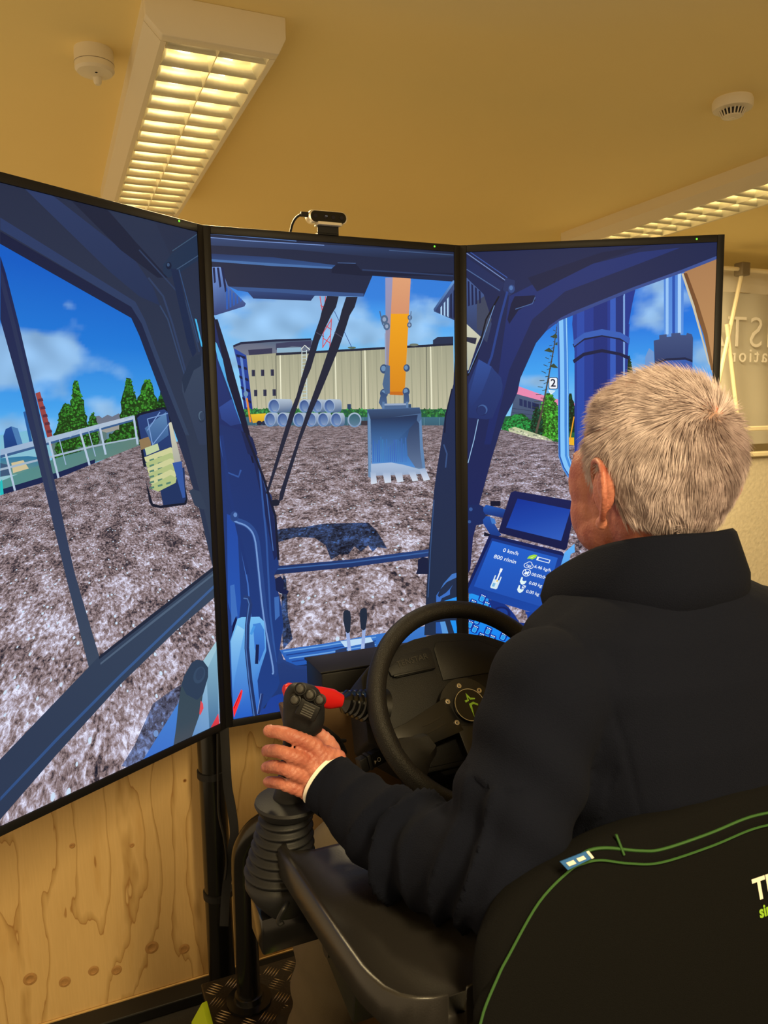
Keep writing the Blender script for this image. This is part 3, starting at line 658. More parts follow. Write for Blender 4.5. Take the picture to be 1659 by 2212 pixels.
s.E(765.6, 907, 15, 16, (176, 194, 214), (126, 150, 186)); s.E(765.6, 907, 12, 13, (60, 100, 110), (110, 130, 150))
s.P([(780, 909), (800, 909), (800, 919), (780, 919)], (58, 52, 60))
# excavator arm, linkage and bucket
s.P([(832, 600), (848, 599), (844, 678), (837, 845), (833, 790)], (150, 150, 190), (150, 130, 130)); s.P([(848, 599), (887, 601), (883, 678), (844, 678)], (222, 160, 118), (212, 146, 110))
s.P([(844, 678), (883, 678), (874, 845), (870, 853), (840, 851), (837, 845)], (240, 164, 32), (214, 134, 30)); s.P([(841, 846), (872, 846), (870, 854), (842, 853)], (196, 106, 30))
for x, y, r in ((830, 690, 8), (835, 705, 7), (885, 686, 5), (884, 702, 5)): s.E(x, y, r, r*1.2, (96, 108, 134)); s.E(x, y, r*0.5, r*0.6, (150, 164, 190))
s.S([(820, 672), (826, 700), (834, 712)], 2.5, (90, 104, 140)); s.S([(888, 672), (884, 700)], 2.5, (120, 136, 170))
s.S([(832, 720), (834, 850)], 3, (150, 160, 190))
for x, y, r in ((829, 797, 10), (878, 795, 8), (829, 850, 10), (877, 846, 9), (826, 866, 8)): s.E(x, y, r*0.85, r, (64, 82, 118)); s.E(x-1, y-1, r*0.5, r*0.6, (126, 148, 180))
s.P([(834, 788), (842, 790), (842, 850), (832, 852), (826, 830)], (88, 106, 140)); s.P([(824, 845), (834, 852), (836, 872), (872, 872), (872, 850), (882, 846), (884, 866), (876, 884), (828, 886), (818, 870)], (58, 76, 116), (96, 114, 150))
s.S([(828, 874), (880, 873)], 4, (150, 168, 196)); s.S([(830, 888), (876, 887)], 3, (120, 140, 176)); s.S([(828, 868), (827, 900)], 5, (110, 130, 166)); s.S([(879, 868), (880, 898)], 5, (116, 136, 172))
s.P([(793, 884), (906, 880), (910, 892), (911, 960), (918, 1020), (905, 1018), (890, 1012), (876, 980), (880, 935), (900, 905), (800, 912), (802, 1010), (800, 1032), (795, 1030), (794, 960)], (84, 104, 142), (128, 146, 176))
s.P([(794, 886), (906, 881), (909, 893), (796, 908)], (70, 88, 124), (44, 56, 86)); s.P([(800, 906), (902, 896), (900, 908), (884, 926), (878, 950), (880, 984), (897, 1010), (876, 1006), (845, 1000), (803, 1004)], (40, 52, 84), (78, 140, 212))
for k in range(18): x = 806+k*4.1; s.S([(x, 940+rnd.uniform(0, 26)), (x+1, 998)], rnd.uniform(0.8, 2.2), (60+k, 112+rnd.uniform(-14, 20), 186)); s.z -= 1
s.z += 1
s.P([(884, 926), (900, 908), (905, 915), (908, 970), (914, 1012), (897, 1010), (880, 984), (878, 950)], (48, 62, 96), (112, 120, 150)); s.P([(905, 912), (910, 905), (913, 960), (919, 1016), (913, 1018), (907, 970)], (110, 136, 176))
s.P([(795, 890), (800, 906), (802, 1000), (804, 1030), (798, 1032), (795, 960)], (126, 150, 186))
s.P([(801, 1002), (845, 999), (872, 1004), (908, 1014), (909, 1024), (801, 1028)], (168, 190, 220), (150, 170, 200))
for q in (((800, 1020), (811, 1018), (814, 1044), (801, 1046)), ((826, 1020), (843, 1018), (845, 1042), (831, 1044)), ((851, 1020), (868, 1018), (871, 1040), (858, 1042)), ((881, 1018), (896, 1016), (903, 1038), (891, 1040)), ((905, 1013), (918, 1011), (929, 1036), (915, 1039))): s.P(list(q), (152, 174, 206), (214, 222, 236))
# lower cab: floor, step, bar
s.P([(596, 1400), (606, 1404), (612, 1424), (640, 1437), (700, 1436), (730, 1430), (990, 1380), (1000, 1560), (500, 1560)], (46, 72, 132), (26, 46, 104))
s.P([(604, 1404), (700, 1390), (800, 1372), (920, 1352), (920, 1400), (820, 1420), (640, 1437), (618, 1428)], (60, 124, 206), (40, 92, 180))
for k in range(4): s.S([(612+6*k, 1408+k*7), (700, 1395+k*8), (812, 1376+k*8)], 2.6, (34, 66, 140) if k % 2 else (110, 166, 228))
s.P([(735, 1385), (800, 1376), (806, 1386), (745, 1398)], (190, 220, 244)); s.P([(560, 1450), (612, 1430), (640, 1445), (780, 1440), (800, 1500), (560, 1552)], (40, 62, 118), (30, 52, 112))
s.P([(556, 1520), (600, 1500), (700, 1488), (720, 1560), (520, 1560)], (34, 66, 150)); s.P([(556, 1480), (585, 1500), (572, 1530), (556, 1530)], (36, 50, 92))
s.P([(584, 1224), (760, 1208), (927, 1186), (927, 1202), (760, 1225), (584, 1242)], (40, 66, 124), (26, 44, 92)); s.P([(584, 1229), (760, 1213), (927, 1191), (927, 1194), (760, 1216), (584, 1232)], (66, 100, 160))
# left post of the cab
LP = [(450, 690), (463, 685), (479, 730), (507, 814), (531, 905), (542, 947), (559, 1000), (573, 1050), (586, 1070), (600, 1182), (602, 1224), (592, 1242), (606, 1300), (612, 1350), (604, 1402), (598, 1430), (604, 1475), (598, 1490), (560, 1540), (505, 1556), (490, 1400), (450, 800)]
s.P(LP, (28, 42, 92), (34, 66, 136))
s.P([(462, 735), (468, 742), (490, 800), (512, 862), (524, 915), (518, 915), (500, 858), (470, 775)], (92, 186, 238), (60, 140, 214)); s.P([(462, 760), (470, 790), (500, 870), (522, 930), (470, 915), (458, 860)], (34, 52, 112), (28, 44, 100))
s.P([(473, 880), (500, 862), (520, 915), (498, 920), (478, 905)], (52, 78, 150), (40, 60, 124)); s.P([(463, 690), (470, 690), (495, 770), (520, 860), (540, 940), (552, 1000), (545, 1000), (524, 925), (490, 820)], (16, 22, 50))
s.P([(520, 930), (545, 945), (556, 980), (552, 990), (535, 980)], (24, 36, 80)); s.P([(545, 985), (556, 985), (590, 1110), (600, 1200), (592, 1210), (572, 1110)], (26, 38, 84)); s.S([(557, 990), (575, 1060), (590, 1190)], 2.2, (74, 104, 168))
s.P([(490, 1110), (512, 1120), (520, 1300), (512, 1380), (492, 1300)], (36, 74, 160), (40, 90, 180)); s.S([(470, 930), (490, 1020), (515, 1030), (520, 1015)], 4, (56, 88, 158)); s.S([(492, 1040), (520, 1180), (535, 1260), (548, 1400)], 3, (62, 108, 190)); s.S([(560, 1010), (575, 1160), (584, 1330), (596, 1430)], 4, (54, 88, 156)); s.S([(478, 940), (495, 1060), (535, 1240)], 7, (30, 54, 116))
s.P([(497, 1265), (506, 1262), (513, 1330), (500, 1352)], (60, 110, 190)); s.P([(503, 1346), (510, 1330), (513, 1345), (500, 1370)], (10, 20, 70))
s.P([(594, 1250), (606, 1244), (614, 1256), (612, 1272), (624, 1276), (620, 1284), (606, 1282), (596, 1275)], (22, 32, 72)); s.P([(592, 1290), (602, 1288), (604, 1330), (594, 1340)], (70, 110, 180))
s.S(smoothpath([(502, 1116, 0), (510, 1124, 0), (535, 1135, 0), (552, 1160, 0), (560, 1220, 0), (572, 1330, 0), (594, 1440, 0), (590, 1458, 0)], 4) and [(p.x, p.y) for p in smoothpath([(502, 1116, 0), (510, 1124, 0), (535, 1135, 0), (552, 1160, 0), (560, 1220, 0), (572, 1330, 0), (592, 1440, 0), (590, 1458, 0)], 4)], 13, (52, 82, 146), (40, 66, 130), hl=(0.22, (112, 150, 210), 3.5))
s.E(506, 1115, 9, 11, (44, 70, 130)); s.E(508, 1112, 4, 5, (96, 134, 196))
s.P([(497, 1385), (513, 1336), (522, 1333), (560, 1332), (570, 1342), (574, 1380), (575, 1405), (562, 1446), (556, 1470), (562, 1542), (504, 1553)], (118, 190, 242), (34, 92, 196))
s.P([(499, 1384), (512, 1350), (528, 1360), (520, 1400), (506, 1470), (502, 1500)], (150, 208, 244), (60, 130, 220)); s.P([(546, 1348), (562, 1345), (570, 1360), (572, 1400), (560, 1430), (550, 1400)], (66, 134, 216), (44, 96, 190)); s.S([(556, 1392), (554, 1434)], 7, (20, 34, 80)); s.S([(543, 1360), (548, 1362)], 20, (70, 150, 226))
s.S([(x, y) for x, y in ((526, 1290), (536, 1292), (540, 1305), (534, 1350), (533, 1400), (540, 1470), (551, 1548))], 10, (42, 62, 116), (30, 48, 96), hl=(0.2, (86, 116, 176), 2.4))
s.P([(503, 1528), (521, 1489), (524, 1492), (520, 1510), (505, 1550)], (255, 46, 50)); s.S([(505, 1530), (520, 1496)], 1.6, (170, 16, 30))
s.S([(566, 1498), (558, 1542)], 6, (34, 52, 110), hl=(0.4, (130, 160, 210), 1.2))
# right post
RP = [(985, 700), (979, 830), (961, 895), (954, 947), (944, 1010), (937, 1060), (933, 1105), (925, 1196), (919, 1308), (916, 1372), (1000, 1372), (1000, 700)]
s.P(RP, (34, 44, 84), (34, 46, 72)); s.S([(976, 840), (962, 900), (960, 935)], 3, (20, 26, 54)); s.S([(958, 960), (965, 980), (962, 1010)], 3, (64, 84, 130)); s.S([(937, 1080), (930, 1180), (924, 1290)], 2, (60, 84, 130))
s.P([(902, 1210), (912, 1203), (924, 1205), (926, 1240), (898, 1240), (902, 1228)], (22, 30, 62))
for pts, c in (([(951, 1272.5), (958, 1260), (976, 1240), (986, 1237), (986, 1247), (965, 1257)], (64, 118, 196)), ([(942, 1286), (949, 1276), (945, 1286), (948, 1290), (962.5, 1280.5), (970.5, 1272.5), (977.7, 1263), (971.6, 1274), (971.6, 1284), (954, 1292), (949.5, 1301.5), (941.6, 1306)], (58, 110, 196)),
               ([(959, 1298), (987, 1289), (987, 1302), (961, 1303)], (36, 148, 244)), ([(941, 1344), (951, 1343), (955, 1368), (941, 1368)], (44, 92, 172)), ([(950, 1343), (961, 1342), (968, 1368), (955, 1368)], (86, 152, 222)), ([(972, 1340), (984, 1340), (988, 1368), (981, 1368)], (28, 146, 242))): s.P(pts, c)
# roof, visor, vents
s.P([(448, 498), (985, 540), (985, 609), (804, 596), (785, 641), (680, 638), (671, 650), (547, 645), (535, 631), (514, 627), (494, 619), (480, 610), (450, 600)], (38, 42, 66), (40, 44, 72))
s.P([(453, 512), (560, 520), (860, 538), (979, 549), (979, 556), (860, 560), (640, 540), (453, 530)], (62, 76, 118), (40, 46, 72)); s.S([(452, 513), (530, 520), (700, 530)], 1.6, (120, 150, 210)); s.S([(452, 505), (640, 521)], 1.4, (92, 128, 190)); s.S([(840, 541), (979, 551)], 1.6, (80, 96, 134))
s.P([(454, 548), (590, 556), (724, 573), (717, 580), (590, 572), (455, 560)], (40, 56, 100), (62, 92, 146)); s.P([(455, 560), (590, 569), (718, 577), (716, 581), (590, 575), (455, 565)], (84, 116, 170))
s.P([(716, 581), (729, 569), (768, 570), (782, 586), (979, 590), (979, 596), (783, 596), (716, 590)], (30, 34, 58)); s.S([(729, 568), (768, 569)], 1.4, (84, 104, 150)); s.S([(782, 583), (979, 596)], 3, (52, 64, 100))
s.P([(494, 619), (600, 624), (785, 634), (785, 641), (680, 639), (600, 634), (514, 628)], (64, 88, 140)); s.P([(516, 628), (600, 632), (679, 638), (671, 650), (547, 645), (535, 631)], (54, 74, 124), (38, 50, 92))
s.P([(455, 577), (476, 577), (492, 617), (531, 656), (528, 662), (466, 681), (460, 681)], (112, 146, 212), (58, 66, 116))
for k in range(3): x = 457+k*9; s.P([(x+2, 578), (x+7, 578), (x+9+k*3, 610+k*9), (x+5+k*3, 612+k*10)], (28, 36, 76)); s.z -= 1
for k in range(5): x = 488+k*7.5; s.P([(x, 620+k*6), (x+3.5, 623+k*5.6), (x+4, 668-k*4.5), (x+0.5, 669-k*4)], (44, 96, 186)); s.z -= 1
s.z += 2
s.P([(978, 606), (986, 607), (986, 694), (937, 673), (936, 668)], (100, 150, 214), (58, 62, 100)); s.P([(980, 612), (986, 612), (986, 694), (940, 672), (944, 664)], (76, 90, 136), (54, 58, 96))
for k in range(5): x = 951+k*7; s.P([(x, 664-k*9), (x+3.5, 660-k*9), (x+3.5, 682+k*1.8), (x, 679+k*1.8)], (34, 38, 70) if k > 2 else (170, 206, 240)); s.z -= 1
s.z += 1
# windscreen wipers and their hinge
def wip(pts):
    n = len(pts)//2; s.P(pts, (38, 38, 56), (34, 36, 58))
q = lambda L_: [(430+x/2.8603, 440+y/2.8603) for x, y in L_]
wip(q([(790, 570), (862, 573), (845, 640), (815, 690), (740, 850), (690, 1020), (660, 1090), (580, 1330), (440, 1750), (425, 1793), (410, 1790), (425, 1745), (560, 1290), (600, 1190), (630, 1080), (715, 800), (745, 715), (757, 665)]))
wip(q([(908, 577), (978, 577), (960, 640), (930, 690), (905, 770), (860, 900), (790, 1070), (740, 1190), (690, 1300), (620, 1480), (540, 1740), (515, 1830), (490, 1838), (500, 1780), (660, 1300), (735, 1090), (800, 900), (865, 720), (880, 660)]))
s.S([q([(722, 795)])[0], q([(770, 822)])[0]], 1.6, (74, 74, 96)); s.S([q([(835, 795)])[0], q([(885, 828)])[0]], 1.6, (74, 74, 96))
s.P(q([(450, 1830), (480, 1825), (500, 1840), (490, 1865), (450, 1870)]), (24, 28, 48)); s.S([q([(290, 1420)])[0], q([(400, 1700)])[0], q([(470, 1930)])[0], q([(490, 2200)])[0]], 5, (22, 26, 50))
# drive levers
s.P([(724, 1404), (748, 1398), (752, 1432), (723, 1436)], (44, 58, 96)); s.P([(787, 1390), (808, 1385), (811, 1409), (790, 1426)], (44, 58, 96))
s.S([(750, 1360), (754, 1400), (758, 1432)], 7.5, (150, 172, 222), (176, 198, 236)); s.S([(786, 1354), (784, 1390), (780, 1427)], 7.5, (150, 172, 222), (176, 198, 236))
s.P([(743, 1319), (750, 1317), (756, 1321), (758, 1335), (756, 1364), (751, 1368), (746, 1364), (741, 1340), (741, 1325)], (36, 44, 62)); s.P([(780, 1315), (786, 1312), (792, 1316), (793, 1335), (789, 1359), (784, 1362), (779, 1357), (777, 1335), (777, 1320)], (36, 44, 62))
SC_ = s

# ---- right display
s = Scr('R'); hR = s.loc(1150, 905)[1]
s.sky([(540, (26, 108, 214)), (700, (22, 116, 222)), (800, (60, 160, 240)), (880, (120, 196, 246)), (960, (150, 205, 246))],
      [(1400, 640, 0.12, 0.05, 0.8), (1390, 690, 0.06, 0.03, 0.5), (1540, 770, 0.05, 0.04, 0.8), (1160, 825, 0.05, 0.02, 0.9), (1380, 800, 0.06, 0.04, 0.8), (1030, 720, 0.03, 0.02, 0.7)], 1000)
s.P([(1008, 700), (1050, 730), (1036, 800), (1010, 850)], (206, 206, 184), (160, 162, 140)); s.P([(1008, 728), (1030, 730), (1027, 744), (1008, 738)], (44, 44, 66))
s.P([(1119, 834), (1185, 858), (1245, 872), (1245, 886), (1185, 872), (1112, 850)], (232, 136, 176)); s.P([(1112, 850), (1185, 870), (1245, 886), (1245, 920), (1100, 912)], (88, 96, 126), (74, 80, 106))
for k in range(4): s.P([(1122+k*9, 861+k*2.6), (1129+k*9, 863+k*2.6), (1129+k*9, 878+k*2.4), (1122+k*9, 876+k*2.4)], (36, 46, 90)); s.z -= 1
s.P([(1152, 870), (1164, 873), (1164, 886), (1152, 882)], (30, 36, 70))
for k in range(3): s.S([(1106, 882+k*9), (1180, 892+k*8)], 1, (54, 60, 86))
s.P([(1080, 900), (1110, 898), (1160, 912), (1245, 925), (1245, 965), (1085, 940)], (36, 100, 60)); tree(s, 1120, 896, 936, 70, (56, 170, 76), 150); tree(s, 1186, 852, 952, 56, (84, 190, 60), 210); tree(s, 1160, 880, 940, 26, (30, 90, 60), 50); tree(s, 1232, 852, 935, 22, (34, 84, 50), 40)
tree(s, 1358, 770, 850, 18, (40, 84, 50), 40)
s.P([(1098, 926), (1112, 922), (1150, 934), (1180, 944), (1202, 958), (1150, 955), (1100, 934)], (196, 206, 160), (176, 180, 156))
for k in range(60): x = rnd.uniform(1102, 1192); y = 928+(x-1102)*0.27+rnd.uniform(-3, 6); s.P([(x-3, y), (x+1, y-2), (x+3, y+1), (x, y+2)], rnd.choice([(230, 236, 200), (130, 140, 120), (206, 200, 180)])); s.z -= 1
s.z += 1
s.P([(1000, 920), (1085, 928), (1150, 946), (1245, 962), (1600, 962), (1600, 1600), (1000, 1600)], (0, 0, 0), mi=1)
s.S([(1204, 698), (1195, 760), (1180, 840), (1170, 890), (1158, 935)], [1.6, 2.4, 3.2, 4, 5], (64, 60, 60), (96, 80, 70))
for k in range(26):
    t = k/25; x = 1203-42*t; y = 700+190*t; L_ = 4+t*10; sg = 1 if k % 2 else -1; s.S([(x, y), (x+sg*L_, y-3+rnd.uniform(-2, 5))], 1.5, (50, 62, 54)); s.z -= 1
for x, y, w in ((1200, 726, 12), (1186, 756, 11), (1196, 790, 10), (1206, 742, 9)): s.P([(x-w, y+2), (x, y-5), (x+w, y+5), (x+2, y+5)], (52, 70, 50))
s.RR(1185, 815, 1205, 841, 4, (28, 40, 80)); s.RR(1186.5, 816.5, 1203.5, 839.5, 3, (240, 244, 250)); s.text('2', (1195, 828), (1, 0.05), (0, 1), 23, (24, 30, 60), 0.5)
s.P([(1184, 842), (1200, 844), (1190, 853)], (236, 244, 250)); s.P([(1186.5, 843.5), (1198, 845), (1190.5, 850.5)], (196, 226, 246))
s.P([(1228, 945), (1240, 945), (1240, 962), (1226, 960)], (240, 180, 40)); s.S([(1240, 900), (1230, 955)], 2.5, (236, 160, 40))
# boom cylinder, hoses, rod, boom
s.P([(1242, 700), (1360, 700), (1350, 900), (1244, 1100)], (30, 66, 160), (24, 52, 140))
CB = [(1236, 700), (1240, 640), (1300, 600), (1372, 590), (1372, 628), (1366, 655), (1358, 700), (1356, 745), (1352, 850), (1352, 1000), (1241, 1000), (1241, 760)]
s.P(CB, (32, 58, 146), (28, 52, 140), d=(1241, 0, 1360, 0))
for x0, x1, c in ((1246, 1262, (40, 74, 168)), (1282, 1312, (22, 44, 122)), (1318, 1330, (54, 92, 186)), (1330, 1346, (24, 46, 120)), (1346, 1350, (120, 160, 220))):
    s.P([(x0, 640), (x1, 630), (x1, 1000), (x0, 1000)], c)
for y in (722, 756): s.P([(1237, y+22), (1260, y+6), (1300, y-2), (1340, y+6), (1360, y+14), (1359, y+22), (1338, y+12), (1300, y+5), (1262, y+13), (1240, y+29)], (12, 24, 66))
s.P([(1238, 736), (1262, 719), (1300, 711), (1340, 718), (1361, 730), (1359, 744), (1340, 731), (1300, 724), (1262, 731), (1240, 748)], (58, 96, 182))
s.P([(1434, 596), (1477, 580), (1476, 722), (1434, 730)], (74, 128, 214), (88, 146, 226)); 
for x0, x1, c in ((1438, 1444, (150, 196, 246)), (1452, 1458, (40, 84, 176)), (1464, 1471, (166, 206, 248))): s.P([(x0, 590), (x1, 588), (x1, 722), (x0, 724)], c)
s.P([(1402, 752), (1412, 760), (1414, 800), (1392, 800), (1394, 770)], (110, 150, 206)); s.P([(1412, 736), (1424, 733), (1424, 724), (1440, 722), (1440, 728), (1450, 727), (1450, 720), (1470, 719), (1470, 724), (1482, 724), (1484, 719), (1494, 722), (1497, 730), (1496, 780), (1480, 774), (1440, 776), (1414, 786)], (74, 84, 128), (50, 62, 108))
s.P([(1414, 786), (1440, 776), (1480, 774), (1496, 780), (1494, 840), (1414, 840)], (60, 96, 176)); s.P([(1414, 784), (1440, 774), (1480, 772), (1496, 778), (1496, 783), (1480, 777), (1440, 779), (1414, 789)], (26, 34, 70))
s.P([(1477, 585), (1552, 555), (1550, 810), (1538, 806), (1534, 780), (1520, 720), (1500, 660)], (168, 122, 82), (190, 142, 92), d=(1480, 560, 1550, 780))
s.P([(1474, 590), (1484, 590), (1508, 655), (1528, 720), (1542, 800), (1536, 800), (1520, 725), (1500, 665)], (110, 70, 44), (140, 100, 60)); s.P([(1472, 592), (1476, 590), (1500, 660), (1534, 790), (1530, 785), (1496, 665)], (206, 196, 170))
# grab rail
gp = [(1214, 684), (1216, 760), (1217, 840), (1217, 920), (1218, 985), (1226, 1008), (1246, 1040)]
s.S(gp, 23, (58, 128, 214), (70, 146, 226), hl=(0.1, (130, 196, 250), 9)); s.S([(p[0]-9, p[1]) for p in gp], 2, (36, 74, 160)); s.S([(p[0]+9, p[1]) for p in gp], 2, (150, 210, 252))
# cab frame
FRr = [(1000, 520), (1560, 500), (1560, 555), (1548, 560), (1472, 590), (1369, 627), (1236, 682), (1209, 693), (1179, 716), (1158, 741), (1137, 788), (1124, 817), (1118, 847), (1107, 872), (1091, 901), (1078, 939), (1061, 994), (1044, 1057), (1036, 1087), (1030, 1130), (1022, 1160), (1016, 1230), (1000, 1260), (1000, 800), (1012, 800), (1030, 745), (1044, 716), (1008, 695), (1000, 690)]
s.P(FRr, (28, 38, 78), (26, 36, 92)); s.P([(1548, 560), (1472, 590), (1369, 627), (1236, 682), (1209, 693), (1179, 716), (1186, 704), (1212, 686), (1236, 674), (1369, 620), (1472, 583), (1548, 553)], (70, 86, 150), (50, 66, 130))
s.P([(1100, 640), (1200, 590), (1380, 545), (1470, 535), (1380, 570), (1220, 630), (1150, 690), (1100, 800), (1060, 960), (1046, 960), (1078, 800)], (34, 50, 112), (26, 40, 100)); s.P([(1140, 600), (1300, 545), (1400, 530), (1280, 570), (1160, 630)], (24, 32, 68))
s.P([(1008, 600), (1045, 636), (1062, 700), (1052, 740), (1008, 700)], (78, 96, 150), (52, 58, 92)); s.P([(1030, 650), (1046, 640), (1062, 690), (1052, 716), (1030, 712)], (70, 70, 92))
for k in range(4): s.P([(1010+k*8, 606+k*7), (1014+k*8, 609+k*7), (1015+k*8, 660-k*2), (1011+k*8, 662-k*2)], (20, 30, 74)); s.z -= 1
s.z += 1
s.S([(1008, 547), (1092, 606)], 2, (112, 136, 190)); s.S([(1016, 545), (1096, 600)], 2, (60, 86, 160)); s.P([(1008, 556), (1090, 612), (1080, 632), (1008, 584)], (32, 44, 90)); s.S([(1008, 582), (1080, 628)], 2, (86, 104, 150))
s.P([(1092, 600), (1112, 606), (1112, 628), (1100, 640), (1086, 626)], (38, 50, 96)); s.E(1105, 624, 7, 9, (52, 72, 128)); s.E(1104, 622, 4, 5, (92, 120, 176)); s.P([(1112, 640), (1155, 638), (1156, 650), (1120, 670), (1100, 700), (1096, 690), (1104, 656)], (18, 26, 62)); s.S([(1113, 668), (1150, 656), (1156, 642)], 1.6, (86, 108, 160))
s.S([(1096, 630), (1080, 690), (1062, 770), (1050, 800)], 5, (40, 66, 136)); s.S([(1078, 640), (1050, 690), (1030, 770), (1010, 812)], 3.4, (12, 16, 34)); s.S([(1068, 660), (1040, 740), (1012, 806)], 1.4, (112, 150, 200))
s.P([(1012, 888), (1012, 830), (1034, 776), (1062, 792), (1068, 800), (1082, 815), (1086, 832), (1084, 852), (1064, 903), (1050, 906), (1012, 902)], (40, 62, 122), (32, 48, 104)); s.P([(1034, 776), (1062, 792), (1056, 810), (1040, 850), (1018, 880), (1012, 860)], (52, 80, 150), (34, 52, 110)); s.E(1041, 886, 12, 12, (22, 34, 84)); s.E(1042, 885, 11, 11, (74, 100, 156)); s.E(1040, 887, 10, 10.5, (34, 50, 104))
s.S([(1033, 906), (1024, 950), (1011, 1000)], 1.6, (150, 190, 230))
# brackets and tablets
Q = lambda L_: [(960+x/4.879, 1000+y/4.879) for x, y in L_]
s.P(Q([(250, 440), (370, 440), (440, 470), (430, 640), (320, 660), (290, 760), (250, 780)]), (24, 40, 92)); s.E(1017, 1100, 4, 4, (60, 90, 150)); s.E(1014, 1127, 3.5, 3.5, (60, 90, 150))
s.P(Q([(410, 470), (440, 440), (645, 490), (620, 580), (430, 540), (410, 510)]), (34, 92, 180), (20, 44, 110)); s.P(Q([(485, 400), (590, 400), (590, 455), (485, 455)]), (14, 18, 44)); s.P(Q([(405, 600), (440, 560), (480, 565), (600, 760), (560, 780), (490, 770), (410, 640)]), (34, 84, 170), (22, 56, 130)); s.P(Q([(480, 570), (530, 590), (545, 640), (500, 640)]), (60, 120, 200)); s.P(Q([(420, 725), (500, 760), (490, 775), (415, 770)]), (12, 16, 40))
s.P(Q([(700, 310), (740, 295), (1360, 400), (1385, 440), (1290, 900), (1265, 920), (590, 740), (570, 720)]), (22, 30, 84), (16, 24, 70)); s.P(Q([(770, 375), (1330, 490), (1230, 820), (650, 680)]), (6, 48, 148), (44, 92, 190), d=(1140, 1080, 1160, 1170))
s.P(Q([(1270, 940), (1370, 850), (1375, 940), (1330, 960), (1290, 1180), (1230, 1500), (1160, 1500), (1235, 1000)]), (96, 178, 246), (70, 140, 230)); s.P(Q([(1060, 1600), (1160, 1350), (1225, 1420), (1225, 1500), (1000, 1680), (880, 1690), (850, 1560)]), (24, 78, 176), (20, 60, 150))
s.P(Q([(470, 765), (500, 755), (1240, 935), (1262, 960), (1070, 1590), (1040, 1612), (250, 1370), (240, 1290)]), (20, 52, 128), (24, 74, 168)); s.P(Q([(470, 765), (500, 755), (1240, 935), (1262, 960), (1255, 980), (500, 790), (250, 1330), (240, 1290)]), (14, 30, 88))
s.P(Q([(505, 820), (1195, 1000), (1040, 1520), (310, 1300)]), (30, 96, 204), (34, 82, 176))
U = (690/4.879/6.9, 180/4.879/6.9); V = (-195/4.879/5.2, 480/4.879/5.2)       # one unit = about a tenth of the tablet's width
def tt(x, y, t, size, col=(240, 250, 255), b=0.004): s.text(t, Q([(x, y)])[0], U, V, size, col, b)
def tp(x, y, pts, col): o = Q([(x, y)])[0]; s.P([(o[0]+U[0]*a+V[0]*b_, o[1]+U[1]*a+V[1]*b_) for a, b_ in pts], col)
def ring(x, y, r, w, col=(236, 248, 255)):
    n = 20; o = [(r*math.cos(2*PI*i/n), r*math.sin(2*PI*i/n)) for i in range(n)]; tp(x, y, o, col); tp(x, y, [(a*(r-w)/r, b_*(r-w)/r) for a, b_ in o], (32, 90, 192))
tt(700, 938, '0 km/h', 0.58); tt(640, 1015, '800 r/min', 0.6)
tp(925, 990, [(-0.42, 0.25), (-0.3, -0.05), (0.1, -0.3), (0.42, -0.32), (0.36, 0.0), (0.1, 0.26), (-0.2, 0.24), (-0.38, 0.34)], (160, 220, 60)); tp(925, 990, [(-0.3, 0.26), (0.0, 0.02), (0.28, -0.2), (0.02, 0.08)], (230, 248, 190))
tp(1042, 1022, [(-0.68, -0.2), (0.68, -0.2), (0.68, 0.2), (-0.68, 0.2)], (236, 248, 255)); tp(1042, 1022, [(-0.5, -0.13), (0.61, -0.13), (0.61, 0.13), (-0.5, 0.13)], (32, 90, 196))
for a, b_, r in ((-0.22, 0.06, 0.28), (0.0, -0.12, 0.3), (0.24, 0.06, 0.26)):
    n = 14; tp(890, 1078, [(a+r*math.cos(2*PI*i/n), b_+r*math.sin(2*PI*i/n)) for i in range(n)], (236, 248, 255))
for a, b_, r in ((-0.22, 0.06, 0.22), (0.0, -0.12, 0.24), (0.24, 0.06, 0.2)):
    n = 14; tp(890, 1078, [(a+r*math.cos(2*PI*i/n), b_+r*math.sin(2*PI*i/n)) for i in range(n)], (32, 90, 192))
tt(889, 1084, 'CO2', 0.26, b=0.008); tt(1036, 1112, '6.46 kg/h', 0.475); ring(866, 1155, 0.42, 0.07); tp(866, 1155, [(-0.3, -0.24), (-0.24, -0.3), (0.3, 0.24), (0.24, 0.3)], (236, 248, 255)); tp(866, 1155, [(-0.22, 0.2), (-0.16, -0.02), (0.0, 0.0), (0.12, -0.2), (0.26, -0.1), (0.2, 0.1), (0.05, 0.14), (0.0, 0.24)], (236, 248, 255))
tt(1000, 1193, '00:00:04', 0.475); tt(960, 1280, '0.00 kg', 0.475); tt(930, 1368, '0.00 kg', 0.475)
for x, y in ((828, 1246), (800, 1332)): tp(x, y, [(-0.3, -0.4), (-0.16, -0.4), (-0.1, -0.08), (0.08, -0.02), (0.3, -0.14), (0.34, 0.0), (0.26, 0.22), (0.1, 0.38), (-0.1, 0.34), (-0.3, 0.1)], (226, 246, 246))
ring(836, 1306, 0.18, 0.05); tp(836, 1306, [(-0.18, 0.18), (0.14, -0.2), (0.2, -0.16), (-0.12, 0.22)], (236, 248, 255))
